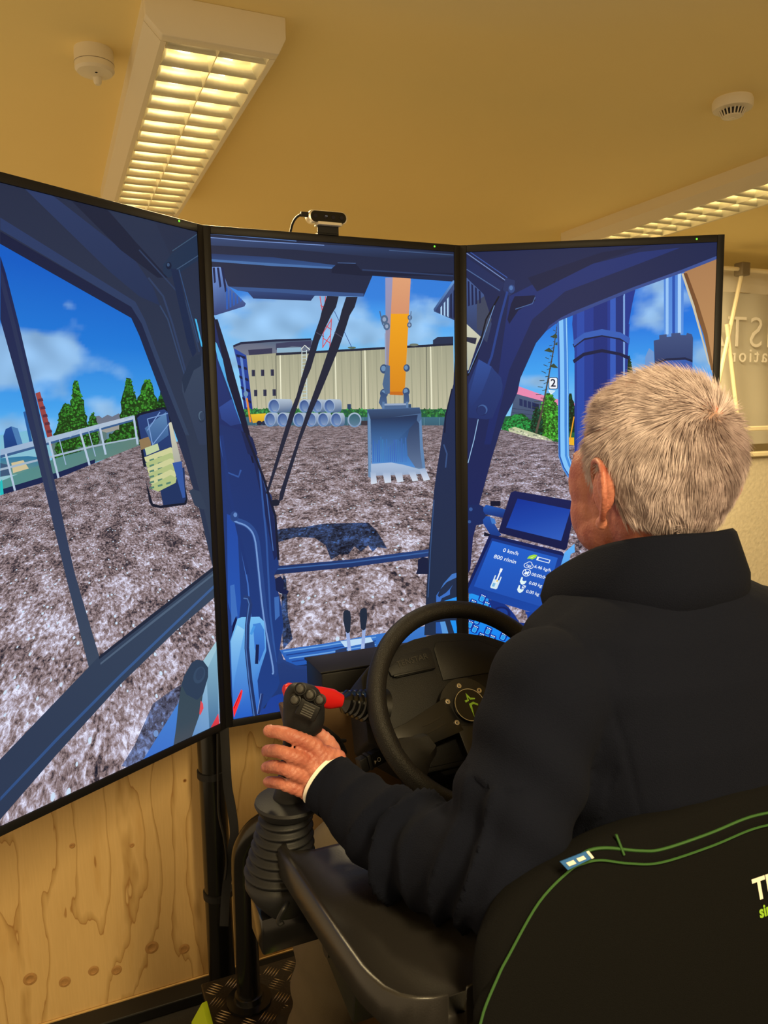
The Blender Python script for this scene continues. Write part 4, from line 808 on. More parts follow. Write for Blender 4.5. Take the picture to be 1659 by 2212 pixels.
tp(545, 1250, [(-0.36, -0.6), (-0.24, -0.66), (-0.24, -0.2), (0.24, -0.2), (0.24, -0.66), (0.36, -0.6), (0.36, 0.7), (0.26, 0.8), (-0.26, 0.8), (-0.36, 0.7)], (214, 232, 240)); tp(545, 1250, [(-0.1, -1.5), (0.14, -1.5), (0.14, -1.1), (0.08, -1.1), (0.08, 0.1), (-0.06, 0.1), (-0.06, -1.1), (-0.1, -1.1)], (246, 250, 252)); tp(545, 1250, [(-0.24, 0.2), (0.02, 0.2), (0.02, 0.6), (-0.24, 0.6)], (120, 180, 220)); tp(545, 1250, [(0.0, -0.2), (0.14, -0.2), (0.14, 0.0), (0.0, 0.0)], (236, 200, 90))
# patterned side shield under the tablets
s.P(Q([(258, 1380), (290, 1376), (460, 1430), (510, 1490), (700, 1560), (850, 1740), (880, 1940), (600, 1960), (258, 1850)]), (34, 150, 240), (14, 130, 244))
s.P(Q([(460, 1440), (520, 1450), (640, 1490), (720, 1560), (880, 1690), (900, 1780), (780, 1760), (640, 1640), (510, 1560)]), (18, 50, 130)); s.E(*Q([(600, 1590)])[0], 20, 16, (14, 34, 100)); s.E(*Q([(600, 1585)])[0], 14, 11, (26, 62, 146)); s.P(Q([(660, 1500), (780, 1530), (870, 1600), (880, 1690), (790, 1680), (740, 1600)]), (0, 0, 0), mi=1)
ic = [(300, 1480), (400, 1425), (440, 1500), (320, 1750), (460, 1770), (385, 1830), (500, 1850), (270, 1700), (560, 1920), (290, 1580), (345, 1660), (620, 1830)]
for x, y in ic:
    def kk(r_, dx=0, dy=0, a=0.42): return [(x+dx+ (u*math.cos(a)-w*math.sin(a))*r_, y+dy+(u*math.sin(a)+w*math.cos(a))*r_) for u, w in ((-0.7, -1), (0.7, -1), (0.9, -0.5), (0.8, 0.8), (0.4, 1), (-0.4, 1), (-0.8, 0.8), (-0.9, -0.5))]
    s.P(Q(kk(44)), (10, 50, 160)); s.P(Q(kk(26, -4, 8)), (80, 190, 250)); s.P(Q(kk(20, -4, 8)), (30, 150, 240))
    for t in (-18, 0, 18): s.E(*Q([(x+12+t*0.9, y-26+t*0.42)])[0], 1.3, 1.3, (226, 246, 255), n=8); s.z -= 1
    s.z += 1
SR_ = s

M_bezel = mat('monitor_bezel', (22, 21, 24), 0.45, spec=0.3, bump=0.1, bscale=900)
M_led = emis('green_status_led', (120, 255, 60), 1.5)
def monitor(k, S_, soil, label, led_px):
    M, o, a = MON[k]
    root = empty('portrait_monitor', o, label, 'monitor', 'portrait monitors of the simulator', a)
    D = 0.045; bz, bt = BZ, BZT
    for n_, A, B in (('bezel_side', (0, -0.004, 0), (bz, D, SH)), ('bezel_side', (SW-bz, -0.004, 0), (SW, D, SH)), ('bezel_top', (bz, -0.004, SH-bt), (SW-bz, D, SH)), ('bezel_bottom', (bz, -0.004, 0), (SW-bz, D, bt))):
        MB().box(A, B, 0.0012).build(n_, M_bezel, root, local=True, smooth=True)
    MB().box((bz*0.6, 0.003, bt*0.6), (SW-bz*0.6, D+0.002, SH-bt*0.6)).build('back_shell', M_black, root, local=True)
    MB().box((0.14, D+0.002, 0.2), (SW-0.14, D+0.03, SH-0.2), 0.01).build('rear_housing', M_black, root, local=True)
    S_.build('display', root, [M_px]+soil)
    q = S_.loc(*led_px)
    MB().ball((q[0], -0.0042, q[1]), (0.0022, 0.0012, 0.0022), 10).build('status_light', M_led, root, smooth=True, local=True)['label'] = 'small glowing green light'
    return root
blue = (0.30, 0.52, 1.15)
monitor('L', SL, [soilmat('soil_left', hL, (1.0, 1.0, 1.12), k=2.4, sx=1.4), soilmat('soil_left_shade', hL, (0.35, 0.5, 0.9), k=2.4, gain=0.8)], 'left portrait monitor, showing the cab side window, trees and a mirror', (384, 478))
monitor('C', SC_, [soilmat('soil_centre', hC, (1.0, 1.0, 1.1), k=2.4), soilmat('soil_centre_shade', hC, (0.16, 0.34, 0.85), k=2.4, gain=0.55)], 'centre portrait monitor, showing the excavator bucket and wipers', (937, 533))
monitor('R', SR_, [soilmat('soil_right', hR, (1.0, 1.02, 1.2), k=2.4)], 'right portrait monitor, showing two tablets and a blue cylinder', (1504, 517))
for o_ in (): pass

# ---- depth camera on top of the centre monitor
cp = ON(708, 469, 1, -0.01); zt = SZ+SH
root = empty('depth_camera', (cp.x, 0.01, zt+0.0), 'small silver and black camera bar clipped on top of centre monitor', 'camera')
c0 = Vector((cp.x, -0.012, cp.z)); w = 0.047
bm = MB(); pts = []
for k in range(24):
    a = 2*PI*k/24; pts.append(c0+Vector((math.copysign(w-0.013, math.cos(a))+0.013*math.cos(a), 0, 0.0135*math.sin(a))))
MB().prism(pts, (0, 0.024, 0), 0.0015).build('silver_body', mat('silver_shell', (226, 216, 196), 0.3, metal=0.6), root, smooth=True)
pts2 = [c0+(p-c0)*0.9+Vector((0.001, -0.0012, -0.0006)) for p in pts]
MB().prism(pts2, (0, 0.003, 0)).build('glass_front', M_blackgloss, root)
for dx in (-0.030, -0.006, 0.012, 0.032): MB().lathe([(0.0005, 0.0008), (0.0045, 0.0008), (0.005, 0)], AX(c0+Vector((dx, -0.0012, 0)), (0, -1, 0)), 16).build('lens', mat('lens_dark', (30, 30, 44), 0.1), root, smooth=True)
for dx in (-0.006, -0.003): MB().ball(c0+Vector((dx, -0.0022, 0.001)), 0.0007, 8).build('projector_dot', emis('tiny_white_light', (200, 200, 200), 1.0), root)
MB().box((cp.x-0.026, -0.02, cp.z-0.019), (cp.x+0.03, 0.01, cp.z-0.0125), 0.001).build('cradle', M_white, root)
MB().box((cp.x-0.024, -0.008, zt-0.001), (cp.x+0.026, -0.005, cp.z-0.015)).build('clip', M_black, root); MB().box((cp.x-0.024, -0.008, zt+0.0005), (cp.x+0.026, 0.05, zt+0.003)).build('clip_foot', M_black, root)
cb = smoothpath([c0+Vector((-w+0.002, 0.004, 0.002)), c0+Vector((-w-0.014, 0.006, 0.002)), c0+Vector((-w-0.03, 0.012, -0.012)), c0+Vector((-w-0.035, 0.03, -0.04)), c0+Vector((-w-0.034, 0.055, -0.08))], 5)
MB().tube(cb, 0.0028, 8).build('cable', M_black, root, smooth=True); MB().box(c0+Vector((-w-0.016, 0.0, -0.003)), c0+Vector((-w+0.002, 0.009, 0.007)), 0.001).build('plug', M_black, root)

# ------------------------------------------------------------------ monitor stand post with its straps and cable
px_ = -0.018; py_ = 0.10
root = empty('monitor_stand', (px_, py_, 0), 'black round steel post under the joint of left and centre monitors', 'stand')
MB().tube([(px_, py_, 0.012), (px_, py_, 1.75)], 0.033, 28).build('post', M_blackmetal, root, smooth=True)
MB().lathe([(0.001, 0.0), (0.052, 0.0), (0.052, 0.01), (0.036, 0.014), (0.034, 0.03)], Matrix.Translation((px_, py_, 0)), 32, caps=False).build('base_plate', M_blackmetal, root, smooth=True)
for z in (ON(460, 1668, 1, py_).z, ON(480, 1925, 1, py_).z):
    MB().lathe([(0.033, -0.009), (0.0365, -0.008), (0.0365, 0.008), (0.033, 0.009)], Matrix.Translation((px_, py_, z)), 28).build('strap', M_rubber, root, smooth=True)
MB().box((px_-0.02, 0.055, 1.0), (px_+0.02, py_, 1.6)).build('mount_rail', M_blackmetal, root)
def ribbon(name, pts, w, t, m, parent=None):
    P = smoothpath(pts, 5); mb = MB(); rings = []
    for i, p in enumerate(P):
        d = (P[min(i+1, len(P)-1)]-P[max(i-1, 0)]).normalized(); n_ = Vector((-FW.x, -FW.y, 0)).normalized(); s_ = d.cross(n_).normalized(); n_ = s_.cross(d)
        rings.append([p+s_*w+n_*t, p-s_*w+n_*t, p-s_*w-n_*t, p+s_*w-n_*t])
    return mb.loft(rings).build(name, m, parent, smooth=True)
o = ribbon('cable_sleeve', [WP(484, 1560, 1.78), WP(488, 1640, 1.77), WP(492, 1700, 1.77), WP(500, 1745, 1.77), WP(506, 1800, 1.77), WP(498, 1850, 1.77), WP(488, 1930, 1.78), WP(484, 2000, 1.78)], 0.010, 0.002, M_rubber)
tag(o, 'flat black cable sleeve hanging beside the monitor post', 'cable')
o = MB().tube(smoothpath([WP(470, 1585, 1.75), WP(471, 1700, 1.75), WP(473, 1760, 1.75), WP(484, 1810, 1.75), WP(490, 1860, 1.76), WP(486, 1900, 1.76)], 6), 0.0028, 8).build('thin_cable', M_black, None, smooth=True)
tag(o, 'thin black cable running down the monitor post', 'cable')

# ------------------------------------------------------------------ simulator base: frame beam, chequer plate, lime step edge, hoop tube
PZ = 0.2
root = empty('platform', (0.3, -0.55, 0), 'black chequer plate platform of the simulator with lime green edge', 'platform')
MB().box((-0.09, -1.35, PZ-0.02), (0.72, -0.03, PZ), 0.003).build('tread_plate', mat('tread_metal', (52, 46, 40), 0.38, metal=0.6, bump=0.3, bscale=160), root)
MB().box((-0.085, -1.34, 0.0), (0.715, -0.04, PZ-0.0205), 0.004).build('base_box', M_black, root)
mb = MB(); gx = 0.045
for i in range(19):
    for j in range(30):
        cx_ = -0.065+i*gx; cy_ = -1.32+j*gx
        if cx_ > 0.70 or cy_ > -0.05: continue
        a = math.radians(45 if (i+j) % 2 else -45)
        for k in range(-2, 3):
            o_ = Vector((-math.sin(a), math.cos(a), 0))*k*0.0072; d = Vector((math.cos(a), math.sin(a), 0))*0.0155
            c_ = Vector((cx_, cy_, PZ))+o_; n_ = Vector((-math.sin(a), math.cos(a), 0))*0.0019
            mb.add([c_-d, c_+n_, c_+d, c_-n_, c_+Vector((0, 0, 0.0016))], [(0, 3, 4), (3, 2, 4), (2, 1, 4), (1, 0, 4)])
o = mb.build('tread_bars', mat('tread_bar_metal', (150, 130, 100), 0.25, metal=0.8), root); o['kind'] = 'stuff'
lm = [WP(455, 2215, 1.62), WP(463, 2180, 1.66), WP(476, 2168, 1.70), WP(487, 2172, 1.69), WP(500, 2215, 1.62)]
MB().prism([(-0.125, -0.10, 0.0), (-0.125, -0.10, PZ-0.03), (-0.100, -0.10, PZ+0.008), (-0.088, -0.10, PZ+0.010), (-0.092, -0.10, PZ), (-0.100, -0.10, PZ-0.02), (-0.100, -0.10, 0.0)], (0, -1.2, 0), 0.002).build('lime_edge', M_lime, root, smooth=True)['label'] = 'lime green folded edge strip'
hp = smoothpath([(0.0, -0.13, PZ+0.01), (0.0, -0.13, 0.35), (0.0, -0.13, 0.50)], 4) + smoothpath([(0.0, -0.13, 0.515), (0.004, -0.138, 0.57), (0.03, -0.165, 0.625), (0.08, -0.20, 0.655), (0.2, -0.22, 0.66)], 6)
root = empty('hoop_tube', (0.0, -0.13, PZ), 'glossy black bent tube rising from the chequer plate behind the joystick', 'tube')
MB().tube(hp, 0.026, 24).build('bent_tube', M_blackmetal, root, smooth=True)
MB().lathe([(0.027, 0.0), (0.05, 0.0), (0.05, 0.006), (0.034, 0.008), (0.031, 0.02), (0.027, 0.022)], Matrix.Translation((0, -0.13, PZ+0.001)), 32).build('flange', M_blackmetal, root, smooth=True)

# ------------------------------------------------------------------ steering console
TH = 0.652; WN = Vector((0, -math.cos(TH), math.sin(TH))); WV = Vector((0, math.sin(TH), math.cos(TH))); WC = Vector((0.31, -0.604, 1.01))
def LC(x, v, d=0): return WC + Vector((x, 0, 0)) + WV*v + WN*d
root = empty('steering_console', (0.31, -0.45, PZ), 'black steering console with embossed panel behind the wheel', 'console')
out = [(-0.185, -0.02), (-0.168, 0.092), (-0.150, 0.108), (-0.098, 0.134), (-0.048, 0.147), (0, 0.151)]
out = out + [(-x, v) for x, v in out[-2::-1]] + [(0.10, -0.09), (-0.10, -0.09)]
M_dash = mat('dash_plastic', (20, 20, 22), 0.55, spec=0.3, bump=0.25, bscale=700)
MB().prism([LC(x, v, -0.052) for x, v in out], -WN*0.085, 0.005).build('dash_body', M_dash, root, smooth=True)
inner = [(x*0.93, 0.03+(v-0.03)*0.93) for x, v in out]
MB().prism([LC(x, v, -0.0505) for x, v in inner], -WN*0.006, 0.001).build('dash_face', M_dash, root, smooth=True)
MB().prism([LC(x, v, -0.0495) for x, v in ((-0.115, 0.083), (-0.105, 0.078), (-0.03, 0.082), (-0.026, 0.092), (-0.026, 0.118), (-0.03, 0.124), (-0.08, 0.118), (-0.118, 0.096))], WN*0.005, 0.0015).build('label_pad', M_dash, root, smooth=True)
MB().prism([LC(x, v, -0.047) for x, v in ((-0.112, 0.079), (-0.028, 0.083), (-0.028, 0.087), (-0.112, 0.083))], WN*0.006, 0.001).build('pad_lip', M_black, root, smooth=True)
MB().prism([LC(x, v, -0.0495) for x, v in ((-0.018, 0.060), (0.135, 0.060), (0.135, 0.09), (0.075, 0.125), (-0.01, 0.133), (-0.018, 0.12))], WN*0.0012, 0.001).build('recess_frame', M_black, root, smooth=True)
V_, F_ = text_mesh('TENSTAR', 0.015, 0.0002, 0.0006)
newobj('embossed_lettering', [LC(-0.068+v.x, 0.104+v.y+v.x*0.12, -0.0439+v.z) for v in V_], F_, mat('emboss_grey', (34, 33, 32), 0.4), root)
MB().prism([LC(x, v, -0.06) for x, v in ((-0.16, -0.02), (-0.06, -0.10), (0.06, -0.10), (0.16, -0.02))], -WN*0.11, 0.01).build('column_shroud', M_black, root, smooth=True)
M_col = mat('column_brown', (92, 70, 42), 0.55, bump=0.1, bscale=300)
MB().prism([(0.02, -0.43, 0.99), (0.07, -0.43, 0.72), (0.09, -0.43, PZ+0.003), (0.53, -0.43, PZ+0.003), (0.55, -0.43, 0.72), (0.57, -0.43, 0.99)], (0, 0.03, 0), 0.004).build('front_shield', M_col, root, smooth=True)
MB().prism([(0.22, -0.55, 0.93), (0.26, -0.52, 0.4), (0.36, -0.52, 0.4), (0.40, -0.55, 0.93)], (0, 0.07, 0), 0.006).build('steering_column', M_black, root, smooth=True)
MB().prism([(0.265, -0.56, 0.7), (0.28, -0.56, PZ+0.003), (0.34, -0.56, PZ+0.003), (0.355, -0.56, 0.7)], (0, 0.03, 0), 0.006).build('pedal_post', M_black, root, smooth=True)
CONSOLE_ = root
root = empty('equipment_box', (0.2, -0.26, 0.9), 'small black rectangular box between the console and centre monitor', 'box')
MB().box((0.127, -0.335, 0.86), (0.50, -0.235, 1.006), 0.004).build('case', M_black, root, smooth=True)
MB().box((0.124, -0.338, 1.0065), (0.503, -0.232, 1.0105), 0.001).build('lid', M_black, root, smooth=True)
MB().box((0.29, -0.33, PZ+0.003), (0.34, -0.27, 0.8595)).build('support', M_black, root)

# ------------------------------------------------------------------ steering wheel
root = CONSOLE = CONSOLE_
A = AX(WC, WN, (1, 0, 0)); R0, r0 = 0.1745, 0.0165
vs = []; fs = []; nu, nv = 96, 20
for i in range(nu):
    a = 2*PI*i/nu; e = Vector((math.cos(a), math.sin(a), 0))
    for j in range(nv):
        b_ = 2*PI*j/nv; rr = r0*(1+0.025*math.cos(a*2)); vs.append(A @ (e*(R0+rr*math.cos(b_))+Vector((0, 0, rr*math.sin(b_)))))
for i in range(nu):
    for j in range(nv): fs.append((i*nv+j, ((i+1) % nu)*nv+j, ((i+1) % nu)*nv+(j+1) % nv, i*nv+(j+1) % nv))
root = newobj('steering_wheel', vs, fs, mat('wheel_leather', (19, 18, 19), 0.48, spec=0.35, bump=0.5, bscale=600), root, smooth='all')
# three flat spokes pressed from plate, each with two slots
def spoke(ang):
    ca, sa = math.cos(ang), math.sin(ang)
    def T(u, w, d): return LC(u*ca-w*sa, u*sa+w*ca, d)
    o = MB().prism([T(u, w, -0.026+0.014*max(0, (u-0.08)/0.08)*0) for u, w in ((0.030, -0.032), (0.075, -0.028), (0.120, -0.024), (0.162, -0.026), (0.162, 0.026), (0.120, 0.024), (0.075, 0.028), (0.030, 0.032))], WN*0.004, 0.001).build('spoke', mat('spoke_metal', (20, 20, 21), 0.4), root, smooth=True)
    for w in (-0.006, 0.007):
        pts = [T(0.075+0.022*math.cos(t)*1.0+0.0, w+0.0019*math.sin(t), -0.0218) for t in np.linspace(0, 2*PI, 14, endpoint=False)]
        MB().prism(pts, WN*0.0008).build('slot', mat('slot_grey_metal', (52, 51, 50), 0.3, metal=0.6), root)  # slot strips in a lighter grey metal than the spoke
for a in (195, 345, 270): spoke(math.radians(a))
for a in (205, 335):
    t = math.radians(a); e = Vector((math.cos(t), math.sin(t))); q = Vector((-e.y, e.x))
    P_ = lambda u, w, d: LC(e.x*u+q.x*w, e.y*u+q.y*w, d)
    sg = 1 if a == 205 else -1
    MB().loft([[P_(u, w*0.042*s1+0.004*sg, d) for w, d in ((-1, -0.022), (-1.0, 0.004), (-0.6, 0.012), (0.6, 0.012), (1, 0.004), (1, -0.022))] for u, s1 in ((0.172, 0.95), (0.152, 0.85), (0.135, 0.62), (0.118, 0.5), (0.112, 0.4))]).build('thumb_grip', M_black, root, smooth=True)
MB().lathe([(0.001, -0.03), (0.052, -0.03), (0.052, -0.0225), (0.001, -0.0225)], A, 40).build('hub_plate', mat('spoke_metal', (20, 20, 21), 0.4), root, smooth=True)
MB().lathe([(0.001, -0.022), (0.0285, -0.022), (0.0285, -0.013), (0.0275, -0.012), (0.001, -0.012)], A, 40).build('badge', M_blackgloss, root, smooth=True)
MB().lathe([(0.0276, -0.0122), (0.0288, -0.012), (0.0288, -0.0135), (0.0284, -0.014)], A, 48).build('badge_ring', mat('silver_ring', (210, 212, 215), 0.25, metal=1.0), root, smooth=True)
M_green = mat('logo_green', (150, 205, 60), 0.5)
def star(pts):
    return MB().prism([LC((x-1248)/2.765*0.00078, -(y-712)/2.765*0.00080, -0.0118) for x, y in pts], WN*0.0006).build('star_logo', M_green, root)
star([(1217, 683), (1238, 680), (1240, 638), (1262, 672), (1292, 678), (1290, 686), (1256, 684), (1246, 664), (1246, 688), (1222, 696)])
star([(1240, 706), (1272, 698), (1300, 716), (1297, 726), (1270, 712), (1256, 716), (1249, 792), (1242, 740)])
for k in range(6):
    a = math.radians(30+60*k+8)
    Aq = AX(LC(0.0385*math.cos(a), 0.0385*math.sin(a), -0.0225), WN)
    o = MB().lathe([(0.0012, 0.0012), (0.0022, 0.0024), (0.0045, 0.0022), (0.0052, 0.0)], Aq, 16, caps=False).build('hub_screw', mat('screw_steel', (205, 200, 190), 0.3, metal=1.0), root, smooth=True)
    MB().lathe([(0.0001, 0.0010), (0.0020, 0.0012)], Aq, 12, caps=False).build('screw_socket', M_black, root)

# ------------------------------------------------------------------ red lever with bellows, on the console's left side
tip = WP(612, 1490, 1.22); bs = WP(742, 1515, 1.27)
root = CONSOLE
ax = (bs-tip).normalized(); sd = (UP - ax*UP.dot(ax)).normalized(); dp = ax.cross(sd); L_ = (bs-tip).length
rg = []
for t, h, off in ((0.0, 0.006, 0.002), (0.05, 0.0125, 0.0), (0.3, 0.0145, 0), (0.6, 0.0165, 0), (0.8, 0.0165, 0.0), (0.93, 0.012, 0), (1.0, 0.009, 0)):
    rg.append([tip+ax*L_*t+sd*(h*math.sin(a)*1.0+off)+dp*(min(h, 0.009)*math.cos(a)) for a in np.linspace(0, 2*PI, 16, endpoint=False)])
root = MB().loft(rg).build('red_lever', M_red, root, smooth=True); root['label'] = 'flat red lever paddle'
pr = []
for k in range(5): pr += [(0.0155+0.0016*k, 0.009*k), (0.0195+0.0018*k, 0.009*k+0.003), (0.0195+0.0018*k, 0.009*k+0.006)]
pr += [(0.02, 0.046)]
MB().lathe([(0.009, -0.004)]+pr, AX(bs, ax), 28, caps=False).build('bellows', M_blackgloss, root, smooth=True)
MB().lathe([(0.001, 0.040), (0.022, 0.040), (0.030, 0.062), (0.034, 0.075), (0.001, 0.075)], AX(bs, ax), 28).build('mount', M_black, root, smooth=True)

# ------------------------------------------------------------------ indicator stalk
a0 = WP(775, 1655, 1.27); b0 = WP(838, 1622, 1.30)
root = CONSOLE
ax = (b0-a0).normalized(); sd = (UP-ax*UP.dot(ax)).normalized(); nn = ax.cross(sd)
if nn.dot(FW) > 0: nn = -nn
Lh = (b0-a0).length
def SK(u, v, w): return a0+ax*u+sd*v+nn*w
def sbox(u0, u1, hv, hw, name):
    return MB().prism([SK(u0, -hv, -hw), SK(u1, -hv, -hw), SK(u1, hv, -hw), SK(u0, hv, -hw)], nn*2*hw, 0.002).build(name, M_black, root, smooth=True)
root = sbox(0.0225, Lh, 0.0125, 0.0085, 'indicator_stalk'); root['label'] = 'black stalk with white symbols'; sbox(0, 0.014, 0.0125, 0.009, 'end_ring'); sbox(0.0145, 0.022, 0.0135, 0.0095, 'twist_ring')
MB().tube([SK(Lh, 0, 0), SK(Lh+0.10, 0.01, -0.03)], 0.007, 12).build('rod', M_black, root, smooth=True)
M_sym = mat('white_print', (220, 218, 208), 0.6)
def sym(pts): MB().prism([SK(u, v, 0.0088) for u, v in pts], nn*0.0004).build('printed_symbol', M_sym, root)
sym([(0.0255, -0.006), (0.0255, 0.0005), (0.0295, -0.0015)])
n = 16; ro = [(0.0345+0.0032*math.cos(2*PI*i/n), -0.0015+0.004*math.sin(2*PI*i/n)) for i in range(n)]; ri = [(0.0345+0.0022*math.cos(2*PI*i/n), -0.0015+0.0029*math.sin(2*PI*i/n)) for i in range(n)]
mb = MB(); vs = [SK(u, v, 0.0092) for u, v in ro+ri]; mb.add(vs, [(i, (i+1) % n, n+(i+1) % n, n+i) for i in range(n)]); mb.build('printed_symbol', M_sym, root)
sym([(0.046, 0.006), (0.047, 0.006), (0.047, -0.004), (0.046, -0.004)]); sym([(0.046, -0.004), (0.050, -0.004), (0.050, -0.003), (0.046, -0.003)]); sym([(0.0445, 0.004), (0.0465, 0.0075), (0.0485, 0.004)])

# ------------------------------------------------------------------ cable loops behind the grip
mb = MB().tube(smoothpath([WP(676, 1566, 1.18), WP(700, 1574, 1.2), WP(722, 1590, 1.22), WP(734, 1602, 1.26), WP(745, 1625, 1.3)], 6), 0.0042, 8); o = mb.build('cable_loop', M_black, None, smooth=True); tag(o, 'thick black cable arching from the grip to the column, upper one', 'cable', 'cables beside the column')
mb = MB().tube(smoothpath([WP(672, 1596, 1.18), WP(695, 1602, 1.2), WP(720, 1600, 1.22), WP(745, 1600, 1.3)], 6), 0.0032, 8); o = mb.build('cable_loop', M_black, None, smooth=True); tag(o, 'black cable running level to the column, below the thick one', 'cable', 'cables beside the column')
mb = MB().tube(smoothpath([WP(676, 1600, 1.18), WP(700, 1614, 1.2), WP(722, 1620, 1.22), WP(745, 1618, 1.3)], 6), 0.0022, 8); o = mb.build('cable_loop', M_black, None, smooth=True); tag(o, 'thin black cable, lowest of three beside the column', 'cable', 'cables beside the column')
root = empty('connector_plug', WP(681, 1586, 1.2), 'small green and clear plastic connector beside the grip', 'connector')
c_ = WP(680, 1585, 1.2); MB().box(c_-Vector((0.005, 0.004, 0.013)), c_+Vector((0.004, 0.004, 0.007)), 0.001).build('green_body', mat('dull_green', (86, 112, 70), 0.4), root); MB().box(c_-Vector((0.005, 0.004, 0.018)), c_+Vector((0.003, 0.003, -0.0135)), 0.001).build('clear_tip', mat('clear_tip', (190, 190, 170), 0.2), root)

# ------------------------------------------------------------------ joystick with boot
JD = 0.985
root = empty('joystick', WP(600, 1930, 1.0), 'black four-button joystick with ribbed rubber boot, gripped by the left hand', 'joystick')
cr = []
for py, cx_, hw, dd, dep in ((1476, 656, 10, .986, .6), (1479, 656, 24, .986, .62), (1486, 656, 33, .985, .62), (1500, 656, 41, .985, .64), (1520, 657, 45, .985, .66), (1545, 656, 45, .985, .68), (1568, 653, 42, .985, .72), (1590, 646, 34, .987, .85), (1620, 641, 31, .99, 1), (1660, 636, 32, .993, 1), (1700, 630, 34, .998, 1), (1735, 625, 40, 1.0, 1), (1760, 622, 44, 1.0, 1)):
    c_ = WP(cx_, py, dd+0.004); rx = hw/FPX*dd; ring = []
    for a in np.linspace(0, 2*PI, 28, endpoint=False):
        tl = 0.30*math.cos(a)*rx if py < 1575 else 0
        ring.append(c_+RT*(rx*math.cos(a))+FW*(rx*dep*math.sin(a))-UP*tl*(0.9 if py > 1500 else 0.5))
    cr.append(ring)
o = MB().loft(cr).build('grip', M_rubber, root, smooth='all')
for (bx, by) in ((649, 1488), (670, 1501), (637, 1512), (691, 1512)):
    Ab = AX(WP(bx, by, JD-0.0255), -FW*0.93+UP*0.25)
    MB().lathe([(0.0078, -0.004), (0.0078, 0.0005), (0.0062, 0.0012), (0.0058, 0.0002)], Ab, 20, caps=False).build('button_collar', M_black, root, smooth=True)
    MB().lathe([(0.0055, -0.003), (0.0055, 0.0028), (0.004, 0.0044), (0.0005, 0.0048)], Ab, 20).build('thumb_button', mat('button_rubber', (44, 43, 42), 0.5), root, smooth=True)
c_ = WP(665, 1535, JD-0.0265); e1 = (RT*0.9-UP*0.42).normalized(); e2 = (UP*0.9+RT*0.42).normalized(); nf = e1.cross(e2)
if nf.dot(FW) > 0: nf = -nf
MB().prism([c_+e1*u+e2*v-nf*0.004 for u, v in ((-0.0135, -0.0105), (0.0135, -0.0105), (0.0135, 0.0105), (-0.0135, 0.0105))], nf*0.005, 0.002).build('rocker_frame', M_black, root, smooth=True)
for k in range(5): MB().tube([c_+e1*(-0.0075)+e2*(0.006-0.003*k)+nf*(0.003-0.0008*abs(k-2)), c_+e1*0.0075+e2*(0.006-0.003*k)+nf*(0.003-0.0008*abs(k-2))], 0.0017, 8).build('rocker_ridge', mat('button_rubber', (44, 43, 42), 0.5), root, smooth=True)
# boot: axis from collar to base
def axring(prof, n=36):
    rg = []
    for cx_, cy_, hw, dd in prof:
        c_ = WP(cx_, cy_, dd); rx = hw/FPX*dd; up = (UP*0.98+RT*0.10+FW*0.0)
        h = (FW*0.86+UP*(-0.42)).normalized()       # ring plane leans as seen from above
        hz = Vector((FW.x, FW.y, 0)).normalized()
        rg.append([c_+RT*(rx*math.cos(a))+hz*(rx*math.sin(a)) for a in np.linspace(0, 2*PI, n, endpoint=False)])
    return rg
MB().loft(axring([(624, 1722, 52, 1.0), (624, 1726, 72, 1.0), (624, 1732, 74, 1.0), (622, 1744, 66, 1.0), (620, 1752, 58, 1.0)])).build('boot_collar', M_rubber, root, smooth=True)
pf = []; nrib = 7
for k in range(nrib*2+1):
    t = k/(nrib*2); y = 1756+t*128; cx_ = 618-14*t; hw = 53+22*t+(4.5 if k % 2 else -4.5); pf.append((cx_, y, hw, 1.0))
pf2 = []
for i in range(len(pf)-1):
    for q_ in (0, 0.33, 0.66):
        pf2.append(tuple(pf[i][j]+(pf[i+1][j]-pf[i][j])*(3*q_*q_-2*q_**3) for j in range(4)))
pf2.append(pf[-1])
MB().loft(axring(pf2)).build('ribbed_boot', M_rubber, root, smooth='all')
MB().loft(axring([(604, 1884, 74, 1.0), (604, 1905, 74, 1.0), (607, 1930, 62, 1.0), (612, 1955, 44, 1.0), (616, 1962, 40, 1.0)])).build('boot_skirt', M_rubber, root, smooth='all')
c_ = WP(610, 1990, 1.02)
MB().box(c_+Vector((-0.035, -0.03, -0.02)), c_+Vector((0.045, 0.03, 0.03)), 0.004).build('base_block', M_blackgloss, root, smooth=True)
MB().tube(smoothpath([WP(622, 1950, 0.93), WP(612, 1965, 0.92), WP(602, 1985, 0.92), WP(604, 1996, 0.92), WP(612, 1992, 0.92)], 5), 0.0028, 8).build('wire_clip', M_black, root, smooth=True)

# ------------------------------------------------------------------ driver's seat
SX = 0.335
root = empty('operator_seat', (SX, -1.0, PZ), 'black high-back operator seat with green piping and white lettering', 'seat')
M_seat = mat('seat_fabric', (8, 8, 9), 0.95, spec=0.15, bump=0.4, bscale=900)
M_pipe = mat('green_piping', (42, 84, 32), 0.6)
SN = Vector((0, -0.965, 0.26)).normalized(); SVv = Vector((0, -0.26, -0.965)); SVv = Vector((0, SN.z, -SN.y)); SO = Vector((SX, -1.175, 1.03))
def SL_(x, v, d=0): return SO+Vector((x, 0, 0))+SVv*v+SN*d
def sx_(px, py, d=0):
    k = FW + RT*((px-829.5)/FPX) - UP*((py-1106)/FPX); c_ = SO+SN*d; P_ = CAM+k*((c_-CAM).dot(SN)/k.dot(SN)); q_ = P_-c_; return (q_.x, q_.dot(SVv))
def sym2(L_): 
    L_ = [p for p in L_ if p[0] < -0.002]; return L_
shell = [sx_(*p) for p in ((1085, 2300), (1068, 2200), (1072, 2090), (1095, 2010), (1135, 1945), (1195, 1893), (1265, 1850), (1350, 1806), (1500, 1758), (1659, 1722))]
shell = [p for p in shell if p[0] < 0]
top = shell[-1][1]
